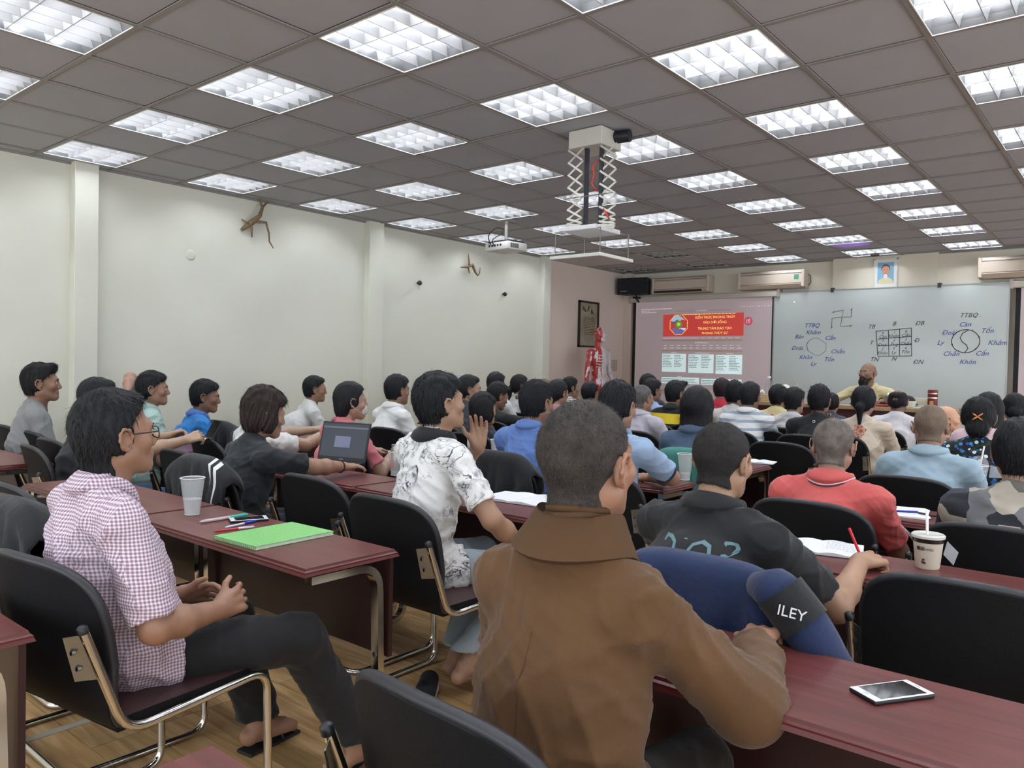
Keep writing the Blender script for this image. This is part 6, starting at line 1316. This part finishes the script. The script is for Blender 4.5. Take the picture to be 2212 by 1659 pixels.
# laptop
lp = thing('laptop', 'open black laptop showing a dark window on the second row desk', 'laptop', (-3.86, 2.93, DZ), math.radians(14)); lb_ = M('laptop_black', '25272b', .45)
MB().rbox(-.185, .185, -.125, .125, .004, .020, .004, 2).build('base', lb_, lp); kb = MB()
for i in range(14):
    for j in range(5): kb.rbox(-.165+i*.0235, -.145+i*.0235, -.03+j*.022, -.012+j*.022, .020, .0222, .001, 1)
kb.build('keyboard', M('keys', '17181b', .6), lp)['kind'] = 'stuff'; MB().box(-.05, .05, -.11, -.05, .0199, .0203).build('touchpad', M('touchpad', '2c2e33', .3), lp)
ld = thing('tmp', '', ''); ld.name = 'screen_lid'; ld.parent = lp; ld.location = (0, .12, .018); ld.rotation_euler = (math.radians(-14), 0, 0)
for k_ in ('label', 'category'):
    if k_ in ld: del ld[k_]
MB().rbox(-.185, .185, -.004, .004, 0, .245, .003, 2).build('lid_shell', lb_, ld); MB().box(-.172, .172, -.0048, -.0042, .025, .232).build('display', M('display_dark', '2b3038', .3, emit=.35), ld); MB().box(-.172, .172, -.0052, -.0046, .205, .215).build('toolbar', M('display_bar', '4b525c', .4, emit=.35), ld)
MB().box(-.07, .05, -.0052, -.0046, .085, .155).build('dialog', M('display_dialog', '55596c', .4, emit=.4), ld); MB().box(.01, .035, -.0056, -.005, .092, .098).build('dialog_button', M('display_button', '3f4680', .4, emit=.5), ld); MB().box(-.016, .016, -.0052, -.0046, .009, .014).build('badge', M('badge_grey'), ld)
bottle(-3.62, 3.96, DZ, 'white and blue labelled drink bottle before the spotted blouse', .215, .034, 'e4e6ea', 'd8dde2', .12, 'c8dcea')
bottle(-2.71, 7.06, DZ, 'bottle of red drink with a red cap behind the striped shirt', .235, .033, 'c83048', 'c8304c', .085)
# phone held by the half hidden man
ph = thing('smartphone', 'dark phone held up by the man behind the checked shirt', 'phone', (-4.62, 2.60, .93), .3); ph.rotation_euler = (1.0, .1, .25); MB().rbox(-.036, .036, -.075, .075, -.004, .004, .003, 2).build('phone_body', M('case_16171a', '16171a', .5), ph); MB().box(-.032, .032, -.07, .07, .004, .0045).build('screen', M('phone_screen', '050608', .04, spec=1), ph)
# garments over chairs
def drape(x, y, rz, lb, mat, name='jacket', w_=.25, drop=.34, stripes=None, sleeve=True, zt=.885, seed=1, front=.12):
    t = thing(name, lb, name.replace('_', ' '), (x, y, 0), math.radians(rz)); nu, nv = 26, 26; V = []
    rs = np.random.RandomState(seed); ph_ = rs.uniform(0, 6, 4)
    for j in range(nv+1):
        s = j/nv*(front+.05+drop)
        for i in range(nu+1):
            u = (i/nu-.5)*2; xx = u*(w_+.02); ztop = zt-.10*abs(u)**4.5
            if s < front: yy, zz = -.285+.03, ztop-(front-s)
            elif s < front+.05: a = (s-front)/.05*PI; yy, zz = -.3125+.0325*math.cos(a), ztop+.02*math.sin(a)
            else: q = s-front-.05; yy, zz = -.345+.05*q-.016*(2*(1-abs(math.sin(u*5.5+ph_[0]+q*2)))**1.5+.8*math.sin(u*17+ph_[1]+q*9)+.5*math.sin(u*31+q*14))*min(1, q*6), ztop-q*(1+.12*math.sin(u*3+ph_[2]))
            V.append((xx*(1+.06*math.sin(zz*30+ph_[3])), yy, zz))
    me = MB(); me.add(V, [(j*(nu+1)+i, j*(nu+1)+i+1, (j+1)*(nu+1)+i+1, (j+1)*(nu+1)+i) for j in range(nv) for i in range(nu)])
    if stripes: me.m = [1 if i in (20, 22) and j > nv*.33 else 0 for j in range(nv) for i in range(nu)]
    o = me.build('body_panel', [mat, M('stripe_white', 'd9d9d9', .7)] if stripes else mat, t, True); md = o.modifiers.new('s', 'SOLIDIFY'); md.thickness = .012
    if sleeve:
        sl = MB().tube(rpath([(w_-.02, -.32, zt-.03), (w_+.055, -.33, zt-.14), (w_+.05, -.31, zt-.34), (w_+.02, -.27, zt-.52)], .08), [.03]*2+[.052]*5+[.056]*6+[.045] if 0 else .05, 12).build('sleeve', mat, t, True)
    return t
blkc = cloth('17191d', '141619', .4); navy = cloth('1c2c50', '182748', .4)
drape(-3.60, 2.28, 0, 'black jacket with two white stripes draped over a chair', blkc, drop=.40, stripes=True, sleeve=False, seed=2, front=.2)
nj = drape(-.89, 2.17, 0, 'navy jacket with a white-lettered black sleeve band over the writer\'s chair', navy, drop=.36, seed=4, w_=.25, sleeve=False, zt=.875)
MB().tube(rpath([(.16, -.350, .865), (.235, -.375, .865), (.30, -.37, .79), (.335, -.30, .67), (.42, -.14, .55)], .06), [.030, .046]+[.056]*18, 14).build('sleeve', navy, nj, True)
bnd = MB().tube([(.232, -.378, .868), (.292, -.374, .802)], .0605, 18).build('sleeve_band', blkc, nj, True, 50)
text(bnd, 'ILEY', .034, M('band_lettering', 'e2e2e2', .6), (.284, -.442, .842), (PI/2, .16, .31), 'lettering', .0008)
drape(-2.10, 4.55, 0, 'teal green jacket hanging on the chair of the long-haired woman', cloth('3f8078', '38766e', .4), drop=.45, seed=6, sleeve=False)
drape(-2.93, 1.24, 0, 'dark backpack-like jacket over the chair beyond the checked shirt', blkc, drop=.42, seed=7, sleeve=False, front=.25)
drape(-5.00, 3.45, 0, 'navy jacket with white piping over a chair left of the laptop', cloth('232c40', '1f2738', .4), drop=.35, seed=9, stripes=None, sleeve=False)
drape(-2.78, 3.55, 0, 'black jacket over the chair of the cornflower blue shirt', blkc, drop=.34, seed=10, sleeve=False)
drape(-5.60, 3.50, 0, 'black jacket over the chair left of the bright blue polo shirt', blkc, drop=.34, seed=12, sleeve=False)
# shoes under the desk
def slipon(x, y, rz, lb):
    t = thing('canvas_shoe', lb, 'shoe', (x, y, 0), math.radians(rz)); f = Field((-.07, -.16, .0), (.07, .16, .12), .006); f.cone((0, -.09, .045), (0, .07, .038), .042, .040, .02, flat=((0, 0, 1), 1.1)); f.ell((0, -.085, .065), (.036, .04, .035), .02); f.ell((0, -.07, .10), (.024, .045, .03), .01, '-'); f.cut(V3((0, 0, .026)), V3((0, 0, -1)))
    P, F = f.mesh(); link('upper', npmesh('upper', P, F), M('canvas_black', '16181d', .8), t)
    for z0, z1, c, nm in ((.008, .028, 'dcd8d0', 'white_midsole'), (0, .010, 'a8242c', 'red_outsole')):
        MB().prism([(.047*math.cos(a)*(1 if math.sin(a) > 0 else .88), .128*math.sin(a)-.005) for a in [2*PI*i/28 for i in range(28)]], z0, z1).build(nm, M(nm, c, .5), t)
slipon(-2.30, 2.27, 40, 'black canvas slip-on shoe with red sole under the ink-print man, left one'); slipon(-2.03, 2.40, 20, 'black canvas slip-on shoe with red sole, right one beside the robe')
# bracelet, necklace, jersey marks, blouse embroidery, writer's print
q = BT; a = q['arms']['R']; d = (a['W']-a['E']); d = d/np.linalg.norm(d); c = a['W']-d*.035; T_ = frame(c, d, (0, 0, 1)); b = MB()
for i in range(20): an_ = 2*PI*i/20; p = c+T_[:3, 0]*.031*math.cos(an_)+T_[:3, 2]*.031*math.sin(an_); b.ell(tuple(p), (.005, .005, .005), None, 8, 5)
b.build('bead_bracelet', M('dark_beads', '1f1a16', .3), q['o'], True)
nc = q['NB']; MB().tube([(nc[0]+.072*math.cos(t_), nc[1]+.066*math.sin(t_)+.004, nc[2]+.020-.03*max(0, math.sin(t_))) for t_ in [2*PI*i/30 for i in range(30)]], .0018, 5, closed=True).build('necklace', M('gold_chain', 'c9a050', .25, metal=1), q['o'], True)
from mathutils.bvhtree import BVHTree
def on_back(q, s, size, dx, z, m, name='lettering', off=.0, **kw):
    """lettering laid onto the back of a shirt"""
    o = text(q['o'], s, size, m, (0, 0, 0), (0, 0, 0), name, depth=0, **kw); me = o.data; sm = q['shirt'].data
    bt = BVHTree.FromPolygons([v.co for v in sm.vertices], [p.vertices[:] for p in sm.polygons])
    for v in me.vertices:
        x_, z_ = v.co.x+dx, v.co.y+z; p, n, i, d = bt.ray_cast(Vector((x_, -.8, z_)), Vector((0, 1, 0)))
        v.co = (x_, (p.y if p else -.15)-.003-off, z_)
    return o
bpy.context.view_layer.update()
on_back(WR, 'DIOR', .10, .03, .845, M('outline_print', '5a7a80', .6), 'back_print')
on_back(JS, 'N', .15, -.13, .80, M('jersey_white', 'd4d4d4', .7), 'back_print', bold=.006); on_back(JS, 'o', .05, .0, .975, M('jersey_white'), 'neck_emblem')
for dx, z, s_ in ((.0, .93, .05), (.03, .90, .06), (-.03, .87, .05), (.02, .85, .04)): on_back(CW, '❀', s_*1.6, dx, z, M('red_embroidery', 'a8482c', .7), 'embroidery')
q = RP; nc = q['NB']   # piping on the red collar
for r_, h_, m_ in ((.0985, .000, M('piping_white', 'dcdcdc', .6)), (.0995, -.006, M('piping_navy', '20263c', .6))): MB().tube([(nc[0]+r_*1.04*math.cos(a), nc[1]+.004+r_*math.sin(a), nc[2]+h_+.030*math.cos(a)**2) for a in [PI+PI*i/16*1.0 for i in range(17)]], .0022, 5).build('collar_piping', m_, q['o'], True)
# thin black sandals of the man in the checked shirt
for s_ in 'LR':
    A_ = CK['A'][s_]; an_ = -.24 if s_ == 'R' else .2
    t = MB().rbox(-.038, .038, -.065, .165, 0, .012, .005).build('sandal', M('sandal_black', '17171a', .6), CK['o'], loc=(A_[0], A_[1], -A_[2]+A_[2]+.001), rot=(0, 0, an_)); MB().tube(bez((-.040, .08, .01), (0, .08, .085), (.040, .08, .01), 8), .006, 6).build('strap', M('sandal_black'), t, True)
# centre seam of the robe
q_ = [z for z in np.linspace(.90, .46, 24)]; rbm = bpy.data.objects['robe']; bt_ = BVHTree.FromPolygons([v.co for v in rbm.data.vertices], [p.vertices[:] for p in rbm.data.polygons]); sp = []
for z_ in q_:
    h_ = bt_.ray_cast(Vector((-.005, -.8, z_)), Vector((0, 1, 0)))[0]
    if h_: sp.append((h_.x, h_.y+.0008, h_.z))
MB().tube(sp, .0016, 5).build('back_seam', M('robe_collar'), rbm, True)
q = RB; nb_ = q['NB']
for h_, r_, t_ in ((.050, .061, .009), (.066, .058, .010), (.080, .056, .008)):
    MB().tube([(nb_[0]+(r_+.003*math.sin(3*a+h_*90))*math.cos(a), nb_[1]+.004+(r_+.002*math.cos(4*a))*math.sin(a), nb_[2]+h_-.045*max(0, math.sin(a))**2+.004*math.sin(2*a+h_*50)) for a in [2*PI*i/30 for i in range(30)]], t_, 8, closed=True).build('scarf_fold', M('robe_collar'), q['o'], True)
# cloth ties at the side of the robe
rb_ = bpy.data.objects['person.001']
for dx in (0, .018): MB().tube([(.155+dx, -.09, .62), (.168+dx, -.115, .55), (.160+dx, -.12, .42), (.165+dx, -.12, .30)], [.005, .008, .008, .006], 6).build('tie', M('robe_collar'), rb_, True)

# made-up violet spot lamp, added to throw the purple patch on the ceiling
vl = thing('added_spot_lamp', 'added violet spot lamp at the back of the lecture table, true source unseen', 'lamp', (-2.72, 9.56, TZ)); MB().lathe([(0, 0), (.025, 0), (.025, .01), (.010, .015), (.010, .05), (.018, .06), (.018, .09)], 14).build('added_lamp_body', blk, vl, True, 40)
ld_ = bpy.data.lights.new('added_violet_light', 'SPOT'); ld_.color = (.42, .08, 1); ld_.energy = 60; ld_.spot_size = math.radians(15); ld_.spot_blend = .8; ld_.shadow_soft_size = .01
lo_ = bpy.data.objects.new('added_violet_light', ld_); COL.objects.link(lo_); lo_.parent = vl; lo_.location = (0, 0, .10); d_ = Vector((-3.0, 10.3, CEIL))-Vector((-2.72, 9.56, TZ+.1)); lo_.rotation_euler = d_.to_track_quat('-Z', 'Y').to_euler()
